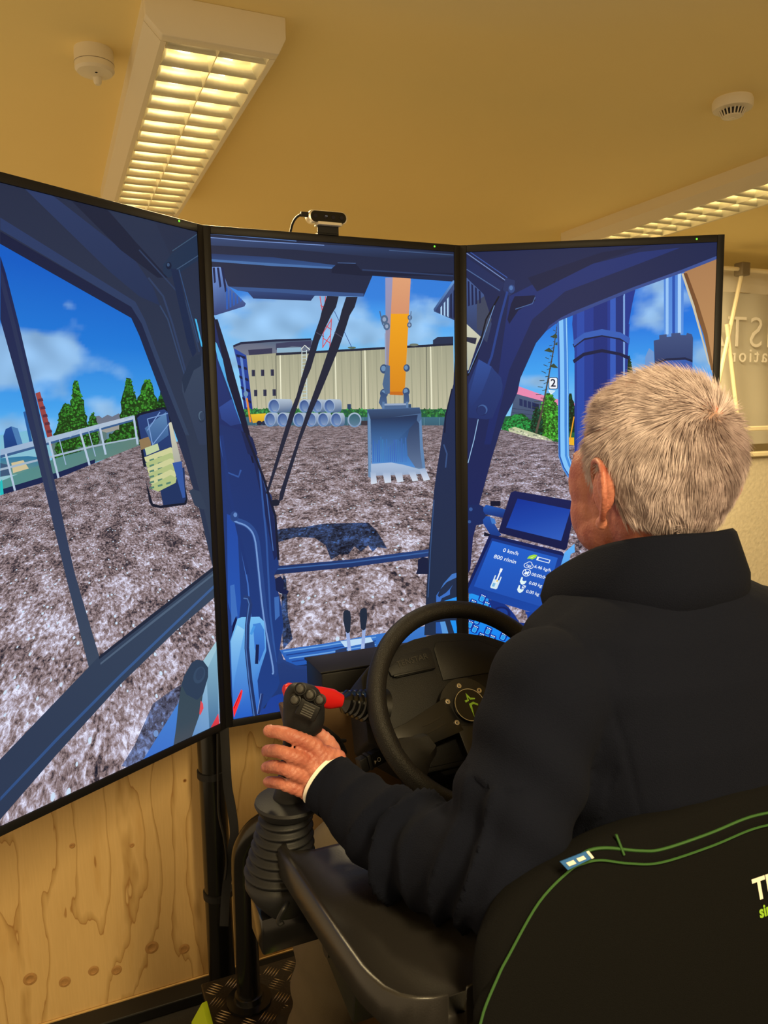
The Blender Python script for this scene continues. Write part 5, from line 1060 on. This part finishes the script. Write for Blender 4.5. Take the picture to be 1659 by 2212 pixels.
shell = [(p.x, p.y) for p in smoothpath([Vector((a, b, 0)) for a, b in shell], 3)]; low = [(shell[0][0]+0.02, -0.26)]
lft = low+shell; pts = lft+[(0, top+0.006)]+[(-x, v) for x, v in lft[::-1]]
vm = (min(p[1] for p in pts)+top)/2
def lay(k, d): return [SL_(x*k, vm+(v-vm)*k, d) for x, v in pts]
MB().loft([lay(0.90, -0.0115), lay(0.96, -0.0125), lay(0.985, -0.017), lay(1.0, -0.024), lay(1.0, -0.038), lay(0.985, -0.048), lay(0.95, -0.054), lay(0.88, -0.056)]).build('backrest', M_seat, root, smooth=True)
pan = [sx_(*p, 0.0) for p in ((1052, 2290), (1050, 2212), (1085, 2120), (1110, 2070), (1175, 1955), (1240, 1887), (1272, 1870), (1310, 1863), (1370, 1870), (1440, 1868), (1550, 1832), (1659, 1790))]
pan2 = [sx_(*p, 0.0) for p in ((1262, 1860), (1290, 1843), (1330, 1838), (1400, 1844), (1450, 1840), (1550, 1806), (1659, 1765))]
pl = [p for p in pan if p[0] < 0.02]; ptt = [(pl[0][0]+0.01, -0.24)]+pl
ptt2 = [p for p in ptt if p[0] < -0.01]
cpx = ptt2+[(0, ptt2[-1][1]+0.004)]+[(-x, v) for x, v in ptt2[::-1]]
MB().prism([SL_(x, v, -0.0085) for x, v in cpx], -SN*0.02, 0.006).build('rear_panel', mat('seat_panel_fabric', (12, 12, 12), 0.92, spec=0.1, bump=0.5, bscale=1200), root, smooth=True)
def pipe_(L_, d, r=0.0016):
    P_ = smoothpath([SL_(x, v, d) for x, v in L_], 6); MB().tube(P_, r, 6).build('piping', M_pipe, root, smooth=True)
pipe_(cpx, -0.008, 0.0012)
l2 = [p for p in pan2 if p[0] < -0.01]; pipe_(l2+[(0, l2[-1][1]+0.004)]+[(-x, v) for x, v in l2[::-1]], -0.0115)
a_, b_ = sx_(1346, 1808), sx_(1362, 1852); MB().tube([SL_(*a_, -0.0105), SL_(*b_, -0.0095)], 0.0014, 6).build('bar_tack', M_pipe, root)
tg = [sx_(*p, 0.002) for p in ((1211, 1862), (1272, 1838), (1284, 1853), (1228, 1880))]
MB().prism([SL_(x, v, 0.0) for x, v in tg], SN*0.0012).build('fabric_tag', mat('tag_blue', (34, 92, 160), 0.7), root)['label'] = 'small blue fabric tag with white marks'
for u in (0.25, 0.62):
    A_ = Vector((*tg[0], 0)).lerp(Vector((*tg[1], 0)), u); B_ = Vector((*tg[3], 0)).lerp(Vector((*tg[2], 0)), u); e = (Vector((*tg[1], 0))-Vector((*tg[0], 0))).normalized()*0.0042
    q_ = [A_.lerp(B_, 0.3)-e, A_.lerp(B_, 0.3)+e, A_.lerp(B_, 0.72)+e, A_.lerp(B_, 0.72)-e]; MB().prism([SL_(p.x, p.y, 0.0014) for p in q_], SN*0.0004).build('tag_mark', M_sym, root)
e1_ = Vector((*tg[1], 0)); e2_ = Vector((*tg[2], 0)); e3_ = (Vector((*tg[0], 0))-e1_).normalized()*0.003
MB().prism([SL_(p.x, p.y, 0.0014) for p in (e1_, e2_, e2_+e3_, e1_+e3_)], SN*0.0004).build('tag_mark', M_sym, root)
tx = sx_(1630, 1925, -0.008)
for word, size, dv, m_, bold in (('TENSTAR', 0.030, 0.0, M_sym, 0.0008), ('simulation', 0.0165, -0.022, mat('print_green', (132, 178, 40), 0.6), 0.0005)):
    V_, F_ = text_mesh(word, size, bold); xm = min(v.x for v in V_)
    newobj('printed_lettering', [SL_(tx[0]+v.x-xm+(0.001 if dv else -0.002), tx[1]+dv+v.y, -0.0075) for v in V_], F_, m_, root)
MB().box((SX-0.24, -1.08, 0.60), (SX+0.24, -0.62, 0.715), 0.03).build('seat_cushion', M_seat, root, smooth=True)
MB().box((SX-0.16, -1.05, 0.30), (SX+0.16, -0.70, 0.60), 0.02).build('suspension_base', M_rubber, root, smooth=True)
MB().box((SX-0.18, -1.08, PZ+0.003), (SX+0.18, -0.66, 0.30), 0.01).build('pedestal', M_black, root, smooth=True)
MB().box((SX-0.05, -1.16, 0.62), (SX+0.05, -1.09, 0.84), 0.01).build('recliner_bracket', M_black, root, smooth=True)

# ------------------------------------------------------------------ armrest
rg = []; ys = [(-0.826, 0.9), (-0.832, 1.0), (-0.88, 1.0), (-0.95, 1.0), (-1.02, 1.0), (-1.07, 0.985), (-1.085, 0.95), (-1.105, 0.88), (-1.12, 0.74), (-1.13, 0.55), (-1.136, 0.34), (-1.138, 0.12)]
for y, w in ys:
    xc = -0.031+0.018*((-0.83-y)/0.33); hw = 0.068*w+0.002; z = 0.968; lip = 0.016
    dp_ = lip*min(1, max(0, (w-0.15)/0.7)); zz_ = [(-1, 0), (-.93, .004), (-.84, -.001), (-.66, -dp_*0.6), (-.3, -dp_), (.3, -dp_), (.66, -dp_*0.6), (.84, -.001), (.93, .004), (1, 0)]
    sec = [(hw*a, z+b_) for a, b_ in zz_] + [(hw, z-0.034), (hw*0.88, z-0.042), (-hw*0.88, z-0.042), (-hw, z-0.034)]
    rg.append([(xc+a, y, b_) for a, b_ in sec])
root = MB().loft(rg).build('armrest', mat('armrest_plastic', (34, 32, 31), 0.34, bump=0.08, bscale=500), root, smooth='all')
MB().prism([(-0.06, -0.84, 0.925), (-0.06, -1.0, 0.925), (-0.05, -0.95, 0.80), (-0.05, -0.86, 0.82)], (0.06, 0, 0), 0.004).build('bracket', M_black, root, smooth=True)
MB().prism([(-0.02, -0.86, 0.83), (-0.02, -0.95, 0.83), (0.06, -1.08, 0.62), (0.06, -0.98, 0.60)], (0.03, 0, 0), 0.004).build('support_arm', M_black, root, smooth=True)
MB().tube([(-0.065, -0.90, 0.87), (-0.02, -0.90, 0.87)], 0.012, 20).build('adjuster_knob', M_black, root, smooth=True)


# ------------------------------------------------------------------ the man in the seat
def capsules(mb, P, R, seg=14):
    """chain of balls joined by tapered tubes"""
    for i, (p, r) in enumerate(zip(P, R)): mb.ball(p, r, seg)
    for i in range(len(P)-1):
        a, b = Vector(P[i]), Vector(P[i+1])
        if (b-a).length > 1e-4: mb.tube([a, b], [R[i]*0.999, R[i+1]*0.999], seg)
def remesh(name, mb, voxel, m, parent, smooth_it=4, warp=None):
    me = bpy.data.meshes.new(name); me.from_pydata([tuple(v) for v in mb.v], [], mb.f); me.update()
    bm = bmesh.new(); bm.from_mesh(me); bmesh.ops.recalc_face_normals(bm, faces=bm.faces); bm.to_mesh(me); bm.free()
    o = bpy.data.objects.new(name, me); COL.objects.link(o)
    r = o.modifiers.new('r', 'REMESH'); r.mode = 'VOXEL'; r.voxel_size = voxel
    q = o.modifiers.new('s', 'SMOOTH'); q.iterations = smooth_it; q.factor = 0.5
    dg = bpy.context.evaluated_depsgraph_get(); m2 = bpy.data.meshes.new_from_object(o.evaluated_get(dg)); bpy.data.objects.remove(o)
    n = len(m2.vertices); V = np.zeros(n*3); m2.vertices.foreach_get('co', V); V = V.reshape(-1, 3); N = np.zeros(n*3); m2.vertices.foreach_get('normal', N); N = N.reshape(-1, 3)
    if warp is not None: V = warp(V, N)
    F = [tuple(p.vertices) for p in m2.polygons]; bpy.data.meshes.remove(m2)
    return newobj(name, V, F, m, parent, smooth='all')
def skinmat():
    m = mat('skin', (206, 138, 112), 0.5, bump=0.5, bscale=260, sss=0.12)
    nt = m.node_tree; b = nt.nodes['Principled BSDF']; tc = nt.nodes.new('ShaderNodeTexCoord')
    n = nt.nodes.new('ShaderNodeTexNoise'); n.inputs['Scale'].default_value = 38; n.inputs['Detail'].default_value = 5; nt.links.new(tc.outputs['Object'], n.inputs['Vector'])
    r = nt.nodes.new('ShaderNodeValToRGB'); e = r.color_ramp.elements; e[0].position = 0.3; e[0].color = (*lin((160, 88, 74)), 1); e[1].position = 0.7; e[1].color = (*lin((198, 132, 112)), 1)
    nt.links.new(n.outputs['Fac'], r.inputs[0]); nt.links.new(r.outputs[0], b.inputs['Base Color']); return m
M_skin = skinmat()
M_navy = mat('navy_fleece', (10, 14, 28), 0.95, spec=0.15, bump=0.35, bscale=700)
M_hair = mat('white_blond_hair', (222, 212, 206), 0.7)
HC = Vector((0.332, -0.992, 1.425))           # centre of the skull, head facing +y, turned slightly left
man = empty('person', (0.335, -0.98, 0.715), 'white-haired man in navy sweater seated with left hand on joystick', 'person')
HA = math.radians(-7); HR = Matrix.Rotation(HA, 3, 'Z')
def H(x, y, z): return HC + HR @ Vector((x, y, z))
# key joints
wri = WP(716, 1697, 0.965); elb = WP(1080, 1862, 0.80); sho = WP(1182, 1490, 0.83)
fo = [WP(790, 1762, .935), WP(880, 1825, .895), WP(980, 1860, .85)]
shoR = Vector((2*0.335-sho.x, sho.y+0.05, sho.z)); elbR = Vector((0.61, -1.08, 1.035)); wriR = Vector((0.655, -0.895, 1.055))
hipL, hipR = Vector((0.245, -0.98, 0.80)), Vector((0.425, -0.98, 0.80))
kneL, kneR = Vector((0.075, -0.60, 0.775)), Vector((0.47, -0.56, 0.775)); ankL, ankR = Vector((0.075, -0.42, 0.33)), Vector((0.45, -0.44, 0.33))
b = MB()
# head
b.ball(H(0, -0.012, 0.032), (0.076, 0.096, 0.088), 28); b.ball(H(0, -0.03, 0.0), (0.070, 0.078, 0.075), 24)
b.ball(H(0, 0.030, -0.030), (0.064, 0.068, 0.078), 24); b.ball(H(0, 0.036, 0.012), (0.066, 0.064, 0.06), 24); b.ball(H(0, 0.045, -0.075), (0.048, 0.048, 0.042), 20); b.ball(H(0, 0.078, -0.098), (0.022, 0.020, 0.018), 14)
for s_ in (-1, 1):
    b.ball(H(s_*0.045, 0.030, -0.070), (0.022, 0.045, 0.030), 14); b.ball(H(s_*0.044, 0.050, -0.01), (0.026, 0.040, 0.050), 18); b.ball(H(s_*0.042, 0.048, -0.05), (0.026, 0.040, 0.045), 18)
    b.ball(H(s_*0.030, 0.088, 0.020), (0.024, 0.012, 0.010), 14); b.ball(H(s_*0.031, 0.086, 0.002), (0.013, 0.012, 0.011), 14)
    b.ball(H(s_*0.009, 0.106, -0.032), (0.008, 0.010, 0.008), 10)
capsules(b, [H(0, 0.090, 0.008), H(0, 0.101, -0.015), H(0, 0.108, -0.028)], [0.009, 0.010, 0.0105], 12)
b.ball(H(0, 0.094, -0.056), (0.024, 0.011, 0.006), 12); b.ball(H(0, 0.092, -0.066), (0.021, 0.011, 0.007), 12)
# ears: rim, lobe and hollow built from small chains
for s_ in (-1, 1):
    e0 = lambda x, y, z: H(s_*(0.072+x*1.1), y*1.2-0.022, z*1.22-0.012)
    rim = [e0(0.000, 0.016, -0.004), e0(0.004, 0.018, 0.014), e0(0.009, 0.008, 0.026), e0(0.013, -0.008, 0.025), e0(0.017, -0.019, 0.012), e0(0.017, -0.021, -0.004), e0(0.013, -0.014, -0.018), e0(0.007, -0.004, -0.029), e0(0.003, 0.004, -0.035)]
    capsules(b, smoothpath(rim, 3), [0.0042]*25, 8)
    b.ball(e0(0.004, 0.002, -0.033), (0.006, 0.009, 0.009), 10); b.ball(e0(0.002, 0.016, -0.010), (0.004, 0.005, 0.008), 8)
    capsules(b, smoothpath([e0(0.005, 0.006, 0.012), e0(0.010, -0.006, 0.012), e0(0.011, -0.012, -0.002), e0(0.008, -0.008, -0.016), e0(0.005, 0.000, -0.024)], 3), [0.0036]*13, 8)
    b.ball(e0(0.005, -0.003, 0.0), (0.0060, 0.0195, 0.028), 14); b.ball(e0(0.008, -0.010, 0.006), (0.0065, 0.013, 0.020), 12)
# neck, torso, arms, legs
capsules(b, [H(0, -0.02, -0.05), Vector((0.34, -1.015, 1.32)), Vector((0.335, -1.03, 1.25))], [0.058, 0.058, 0.065], 18)
b.ball((0.335, -1.01, 1.13), (0.145, 0.095, 0.16), 20); b.ball((0.335, -0.99, 0.93), (0.135, 0.10, 0.16), 20)
capsules(b, [Vector((0.335, -1.03, 1.24)), sho, elb, fo[1], fo[0], wri], [0.06, 0.045, 0.038, 0.036, 0.030, 0.0265], 16)
capsules(b, [Vector((0.335, -1.03, 1.24)), shoR, elbR, wriR], [0.06, 0.045, 0.038, 0.0265], 16)
for h_, k_, a_ in ((hipL, kneL, ankL), (hipR, kneR, ankR)):
    capsules(b, [Vector((0.335, -0.98, 0.86)), h_, k_, a_], [0.10, 0.078, 0.052, 0.038], 14)
# left hand wrapped round the grip
def finger(P, R): capsules(b, smoothpath(P, 3), [R[0]+(R[1]-R[0])*i/(3*(len(P)-1)) for i in range(3*(len(P)-1)+1)], 12)
mcp = [WP(682, 1611, .962), WP(668, 1648, .955), WP(662, 1682, .956), WP(664, 1712, .962)]
for m_ in mcp: capsules(b, [wri+(m_-wri)*0.1, m_], [0.020, 0.0105], 12)
b.ball(WP(700, 1660, .967), (0.026, 0.018, 0.030), 14)
b.ball(WP(724, 1646, .975), (0.016, 0.018, 0.018), 12); b.ball(WP(692, 1705, .970), (0.016, 0.014, 0.020), 12)
finger([mcp[0], WP(641, 1594, .952), WP(610, 1583, .955), WP(581, 1579, .968)], (0.0100, 0.0080))
finger([mcp[1], WP(631, 1633, .944), WP(600, 1622, .955), WP(576, 1622, .980)], (0.0096, 0.0077))
finger([mcp[2], WP(630, 1667, .946), WP(600, 1657, .956), WP(575, 1657, .980)], (0.0094, 0.0075))
finger([mcp[3], WP(630, 1700, .953), WP(602, 1691, .960), WP(579, 1689, .980)], (0.0092, 0.0070))
finger([WP(722, 1650, .985), WP(712, 1615, 1.005), WP(692, 1592, 1.018), WP(668, 1578, 1.022)], (0.0145, 0.0095))
# right hand resting on the other armrest's grip
for q_ in range(4): finger([wriR+Vector((-0.03+0.02*q_, 0.075, 0.005)), wriR+Vector((-0.035+0.02*q_, 0.115, 0.0)), wriR+Vector((-0.03+0.02*q_, 0.125, -0.03)), wriR+Vector((-0.025+0.02*q_, 0.105, -0.045))], (0.0110, 0.0085))
for q_ in range(4): capsules(b, [wriR, wriR+Vector((-0.03+0.02*q_, 0.075, 0.005))], [0.022, 0.0125], 10)
finger([wriR+Vector((-0.025, 0.03, 0)), wriR+Vector((-0.05, 0.07, -0.01)), wriR+Vector((-0.04, 0.095, -0.03))], (0.013, 0.0095))
def skinwarp(V, N):
    # tendons and knuckle creases on the back of the left hand
    w = np.array(wri); d = np.linalg.norm(V-w, axis=1); k = (d < 0.15) & (V[:, 2] > 1.0)
    ax_ = np.array((mcp[1]-wri).normalized()); t = (V-w) @ ax_
    V[k] += N[k]*(0.00045*np.sin(t[k]*900+np.sin(V[k][:, 2]*300)*1.2)*np.exp(-((t[k]-0.045)/0.05)**2))[:, None]
    return V
remesh('body', b, 0.0023, M_skin, man, 4, skinwarp)
# finger nails
for p_, q_ in ((WP(586, 1579, .966), WP(606, 1582, .956)), (WP(581, 1622, .976), WP(600, 1622, .956))):
    d = (p_-q_).normalized(); up_ = (UP*0.75-FW*0.3-RT*0.3).normalized(); MB().ball(p_+up_*0.0066, (0.0036, 0.0046, 0.0007), 10, AX((0, 0, 0), up_, d).to_3x3()).build('fingernail', mat('nail', (206, 160, 150), 0.3), man, smooth=True)

# sweater
s_ = MB()
def ring(c, rx, ry, z, n=28, e=2.4, tilt=0.0, yaw=0.0):
    out_ = []
    for a in np.linspace(0, 2*PI, n, endpoint=False):
        x = math.copysign(abs(math.cos(a))**(2/e), math.cos(a))*rx; y = math.copysign(abs(math.sin(a))**(2/e), math.sin(a))*ry
        out_.append(Vector((c[0]+x*math.cos(yaw)-y*math.sin(yaw), c[1]+x*math.sin(yaw)+y*math.cos(yaw), z+tilt*y)))
    return out_
TX = 0.335
s_.loft([ring((TX, -0.985), 0.165, 0.135, 0.78), ring((TX, -0.985), 0.172, 0.14, 0.86), ring((TX, -1.0), 0.172, 0.135, 0.95), ring((TX, -1.01), 0.182, 0.132, 1.05), ring((TX, -1.015), 0.195, 0.130, 1.14), ring((TX, -1.02), 0.198, 0.118, 1.21), ring((TX, -1.02), 0.175, 0.102, 1.26), ring((TX-0.003, -1.016), 0.125, 0.092, 1.288), ring((TX-0.006, -1.010), 0.098, 0.084, 1.302), ring((TX-0.008, -1.006), 0.075, 0.07, 1.312)])
for sh, el, wr, k_ in ((sho, elb, wri, 1), (shoR, elbR, wriR, 0)):
    cr_ = Vector((TX+(-0.06 if k_ else 0.06), -1.02, 1.27)); ins = sh+Vector((0.03 if k_ else -0.03, 0, 0.0))
    w1 = wr+(el-wr)*0.03
    if k_: capsules(s_, [cr_, ins, sh, sh.lerp(el, 0.35), sh.lerp(el, 0.7), el, fo[2], fo[1], fo[0], w1], [0.048, 0.062, 0.066, 0.066, 0.067, 0.066, 0.064, 0.058, 0.046, 0.0355], 24)
    else: capsules(s_, [cr_, ins, sh, sh.lerp(el, 0.35), sh.lerp(el, 0.7), el, el.lerp(w1, 0.3), el.lerp(w1, 0.6), el.lerp(w1, 0.85), w1], [0.048, 0.062, 0.064, 0.063, 0.062, 0.061, 0.060, 0.052, 0.042, 0.036], 22)
    s_.ball(el+Vector((0, -0.01, -0.012)), 0.062, 16)
def fold(V, N):
    w = np.array(wri); e = np.array(elb); ax_ = (e-w)/np.linalg.norm(e-w); t = (V-w) @ ax_; rel = V-w-np.outer(t, ax_); rd = np.linalg.norm(rel, axis=1)
    L_ = np.linalg.norm(e-w); k = (rd < 0.10) & (t > -0.02) & (t < L_+0.08)
    sidev = np.array(UP); s2 = rel @ sidev/0.06
    nz = np.zeros(len(V)); nz[k] = [noise.noise(Vector((p[0]*11, p[1]*11, p[2]*11))) for p in V[k]]; nz2 = np.zeros(len(V)); nz2[k] = [noise.noise(Vector((p[0]*9+5, p[1]*9, p[2]*9))) for p in V[k]]
    ph = t*150 - s2*1.5 + nz*3.2
    amp = 0.0085*(0.55+1.1*np.clip(nz2+0.35, 0, 1))*np.clip((t-0.02)/0.05, 0, 1)*np.clip((L_+0.07-t)/0.08, 0, 1)
    rip = 1-2*np.abs(np.sin(ph*0.5))**0.8
    V[k] += N[k]*(amp*rip*(0.6+0.4*np.sin(ph*0.37+1)))[k][:, None]
    # upper arm folds
    s0 = np.array(sho); ax2 = (s0-e)/np.linalg.norm(s0-e); t2 = (V-e) @ ax2; r2 = np.linalg.norm(V-e-np.outer(t2, ax2), axis=1); k2 = (r2 < 0.09) & (t2 > 0) & (t2 < 0.2)
    V[k2] += N[k2]*(0.0035*np.sin(t2*75+V[:, 0]*40+1.0)*np.clip(t2/0.04, 0, 1)*np.clip((0.19-t2)/0.08, 0, 1))[k2][:, None]
    # broad back folds
    nz_ = np.array([noise.noise(Vector((p[0]*9, p[1]*9, p[2]*5))) for p in V[::1]]) if len(V) < 90000 else 0
    V += N*(0.005*nz_)[:, None] if not isinstance(nz_, int) else 0
    # armhole seam line, a shallow groove
    d = np.abs((V[:, 0]-0.185)+0.25*(V[:, 2]-1.2)); kk = (V[:, 2] > 1.0) & (V[:, 1] < -1.03)
    V[kk] -= N[kk]*(0.0022*np.exp(-(d/0.003)**2))[kk][:, None]
    return V
sweater = remesh('sweater', s_, 0.0045, M_navy, man, 5, fold)
sweater['label'] = 'navy blue fleece sweater'
# stand-up collar, open at the front, leaning off the neck
col_in = []; col_out = []; n = 60
cc = Vector((0.338, -1.012, 1.30))
mb = MB(); rings = []
top_ = [(0, -.084, 1.364), (-.042, -.076, 1.364), (-.074, -.048, 1.358), (-.088, -.008, 1.344), (-.094, .035, 1.322), (-.088, .082, 1.298)]
bas_ = [(0, -.096, 1.268), (-.054, -.088, 1.268), (-.092, -.056, 1.266), (-.110, -.010, 1.262), (-.110, .035, 1.252), (-.090, .080, 1.246)]
def full(L_): return smoothpath([Vector((-a, b_, c_)) for a, b_, c_ in L_[:0:-1]]+[Vector(p) for p in L_], 6)
T_, B_ = full(top_), full(bas_); c0_ = Vector((0.326, -1.006, 0))
for t3, b3 in zip(T_, B_):
    rad = Vector((t3.x, t3.y, 0)).normalized()*0.0045; t3 = t3+c0_; b3 = b3+c0_; md = (t3+b3)/2 + rad*1.6
    rings.append([b3+rad, md+rad, t3+rad, t3+Vector((0, 0, 0.004)), t3-rad, md-rad, b3-rad])
mb.loft(rings).build('collar', M_navy, man, smooth='all')['label'] = 'stand-up sweater collar'
# knitted edge of the sleeve and white shirt cuff
ax_ = (wri-fo[0]).normalized()
A_ = AX(wri+ax_*0.004, ax_)
MB().lathe([(0.037, -0.018), (0.0385, -0.002), (0.0385, 0.003), (0.0365, 0.0045), (0.034, 0.0)], A_, 36, caps=False).build('sleeve_hem', M_navy, man, smooth=True)
MB().lathe([(0.0355, -0.004), (0.0362, 0.006), (0.0365, 0.0095), (0.034, 0.0105), (0.032, 0.003)], A_, 36, caps=False).build('shirt_cuff', mat('white_shirt', (238, 232, 224), 0.8), man, smooth=True)['label'] = 'white shirt cuff'

# trousers and shoes
t_ = MB()
for h_, k_, a_ in ((hipL, kneL, ankL), (hipR, kneR, ankR)):
    capsules(t_, [Vector((TX, -0.98, 0.83)), h_, h_.lerp(k_, 0.5), k_, k_.lerp(a_, 0.4), k_.lerp(a_, 0.8), a_], [0.125, 0.096, 0.085, 0.076, 0.072, 0.064, 0.062], 18)
def tfold(V, N):
    V += N*(0.004*np.sin(V[:, 2]*55+V[:, 0]*60)*np.clip((0.78-V[:, 2])/0.1, 0, 1))[:, None]; return V
remesh('trousers', t_, 0.008, mat('grey_brown_trousers', (92, 80, 60), 0.9, bump=0.3, bscale=500, var=0.1, vscale=20), man, 3, tfold)['label'] = 'grey-brown trousers'
for a_ in (ankL, ankR):
    f_ = MB(); rg = []
    for t, w, h in ((-0.065, 0.022, 0.03), (-0.055, 0.032, 0.055), (-0.01, 0.038, 0.075), (0.05, 0.042, 0.065), (0.12, 0.046, 0.045), (0.18, 0.04, 0.032), (0.205, 0.022, 0.018)):
        rg.append([Vector((a_.x+w*math.cos(q), a_.y+0.01+t, PZ+0.002+h*0.55+h*0.55*math.sin(q)+(0.0 if True else 0))) for q in np.linspace(0, 2*PI, 16, endpoint=False)])
    f_.loft(rg).build('shoe', mat('shoe_leather', (32, 28, 26), 0.5), man, smooth='all')
    MB().tube([a_+Vector((0, 0, 0.02)), Vector((a_.x, a_.y-0.01, PZ+0.06))], [0.045, 0.036], 16).build('sock', mat('sock_dark', (30, 30, 32), 0.9), man, smooth=True)

# short white hair: thousands of fine tapered strands swirling from the crown
hs = MB(); crown = H(0.012, -0.085, 0.064); C3 = H(0, -0.018, 0.018)
rnd = random.Random(3); rd3 = np.array((0.0790, 0.1000, 0.0945))
HRi = HR.transposed()
def onhead(d):
    """point and normal of the scalp ellipsoid along unit direction d in the head's frame"""
    r = 1/math.sqrt((d.x/rd3[0])**2+(d.y/rd3[1])**2+(d.z/rd3[2])**2); p = d*r
    nn_ = Vector((p.x/rd3[0]**2, p.y/rd3[1]**2, p.z/rd3[2]**2)).normalized(); return p, nn_
cdv = (HRi @ (crown-C3)).normalized()
def hairy(p):
    # hairline: above the brow in front, round the ears, down the nape
    x, y, z = p
    if y > 0.030 and z < 0.045+(y-0.03)*0.15: return False
    if y > 0.088: return z > 0.05
    if abs(x) > 0.055 and y > -0.018 and z < -0.004+max(0, (y+0.018))*0.4: return (y > 0.018 and y < 0.032 and z > -0.035)
    if z < -0.085+max(0, y+0.03)*1.0: return False
    return True
tone = []
cnt = 0
while cnt < 32000:
    d = Vector((rnd.gauss(0, 1), rnd.gauss(0, 1), rnd.gauss(0, 1))).normalized()
    p, nn_ = onhead(d)
    if not hairy(p): continue
    cnt += 1
    w = d-cdv; away = (d-cdv*d.dot(cdv)); away = away.normalized() if away.length > 1e-4 else Vector((1, 0, 0))
    swirl = nn_.cross(away); dist = math.acos(max(-1, min(1, d.dot(cdv))))
    dirn = (away*1.0 + swirl*0.7*math.exp(-dist*1.6) + Vector((0, 0.25 if p.y > -0.02 else 0, -0.55 if p.z < 0.04 else -0.1)))
    dirn = dirn+Vector((noise.noise(p*45), noise.noise(p*45+Vector((7, 0, 0))), noise.noise(p*45+Vector((0, 9, 0)))))*0.75
    dirn = (dirn-nn_*dirn.dot(nn_)).normalized()
    topness = max(0, min(1, (p.z+0.01)/0.08)); Lh_ = (0.021+0.011*topness)*rnd.uniform(0.75, 1.2); lift = (0.26+0.42*topness+0.25*(p.z < -0.05))*rnd.uniform(0.6, 1.3)
    if p.y < -0.06 and p.z < 0.02: lift += 0.12
    wd_ = 0.00036*rnd.uniform(0.7, 1.3); sd_ = nn_.cross(dirn).normalized()
    pts_ = []; q_ = p-nn_*0.002
    steps = 4
    for k in range(steps+1):
        t = k/steps; pts_.append(q_.copy()); q_ = q_ + (dirn*(1-0.35*lift)+nn_*lift*(0.9-0.75*t)).normalized()*(Lh_/steps)
    base = len(hs.v)
    for k, q_ in enumerate(pts_[:-1]):
        ww = wd_*(1-0.6*k/steps); 
        for u_ in (sd_*ww, -sd_*ww*0.5+nn_*ww*0.86, -sd_*ww*0.5-nn_*ww*0.86): hs.v.append(C3+HR @ (q_+u_))
    hs.v.append(C3+HR @ pts_[-1])
    for k in range(steps-1):
        for j in range(3): hs.f.append((base+3*k+j, base+3*k+(j+1) % 3, base+3*k+3+(j+1) % 3, base+3*k+3+j))
    l_ = base+3*(steps-1)
    for j in range(3): hs.f.append((l_+j, l_+(j+1) % 3, base+3*steps))
hb = hs.build('hair', M_hair, man, smooth=None); hb['label'] = 'short white-blond hair'; hb['kind'] = 'stuff'
nt = M_hair.node_tree; bs_ = nt.nodes['Principled BSDF']; tc = nt.nodes.new('ShaderNodeTexCoord'); n_ = nt.nodes.new('ShaderNodeTexNoise'); n_.inputs['Scale'].default_value = 60; n_.inputs['Detail'].default_value = 6
nt.links.new(tc.outputs['Object'], n_.inputs['Vector']); r_ = nt.nodes.new('ShaderNodeValToRGB'); e_ = r_.color_ramp.elements; e_[0].position = 0.34; e_[0].color = (*lin((156, 138, 140)), 1); e_[1].position = 0.66; e_[1].color = (*lin((214, 198, 202)), 1)
nt.links.new(n_.outputs['Fac'], r_.inputs[0]); nt.links.new(r_.outputs[0], bs_.inputs['Base Color'])
# scalp cap that carries the hair
cp_ = MB(); bm_ = bmesh.new(); bmesh.ops.create_uvsphere(bm_, u_segments=72, v_segments=48, radius=1)
for v in bm_.verts: v.co, _n = onhead(v.co.normalized())
kill = [f for f in bm_.faces if not hairy(f.calc_center_median())]; bmesh.ops.delete(bm_, geom=kill, context='FACES')
for v in bm_.verts: v.co = C3+HR @ (v.co*0.985)
cp_.bm(bm_); cp_.build('hair_roots', mat('hair_root_tone', (160, 128, 118), 0.8, var=0.15, vscale=40), man, smooth='all')

# ------------------------------------------------------------------ second joystick and armrest on the driver's right, hidden by his body
def dup(o, parent=None):
    c = o.copy(); COL.objects.link(c); c.parent = parent
    for ch in list(o.children): dup(ch, c)
    return c
j0 = next(o for o in COL.objects if o.name == 'joystick'); j0['group'] = 'control joysticks of the simulator'
j1 = dup(j0); j1.location.x += 0.715; j1['label'] = 'black control joystick at the man\'s right hand, behind his body'
a0 = next(o for o in COL.objects if o.name == 'armrest'); a1 = dup(a0, a0.parent); a1.location.x += 0.715
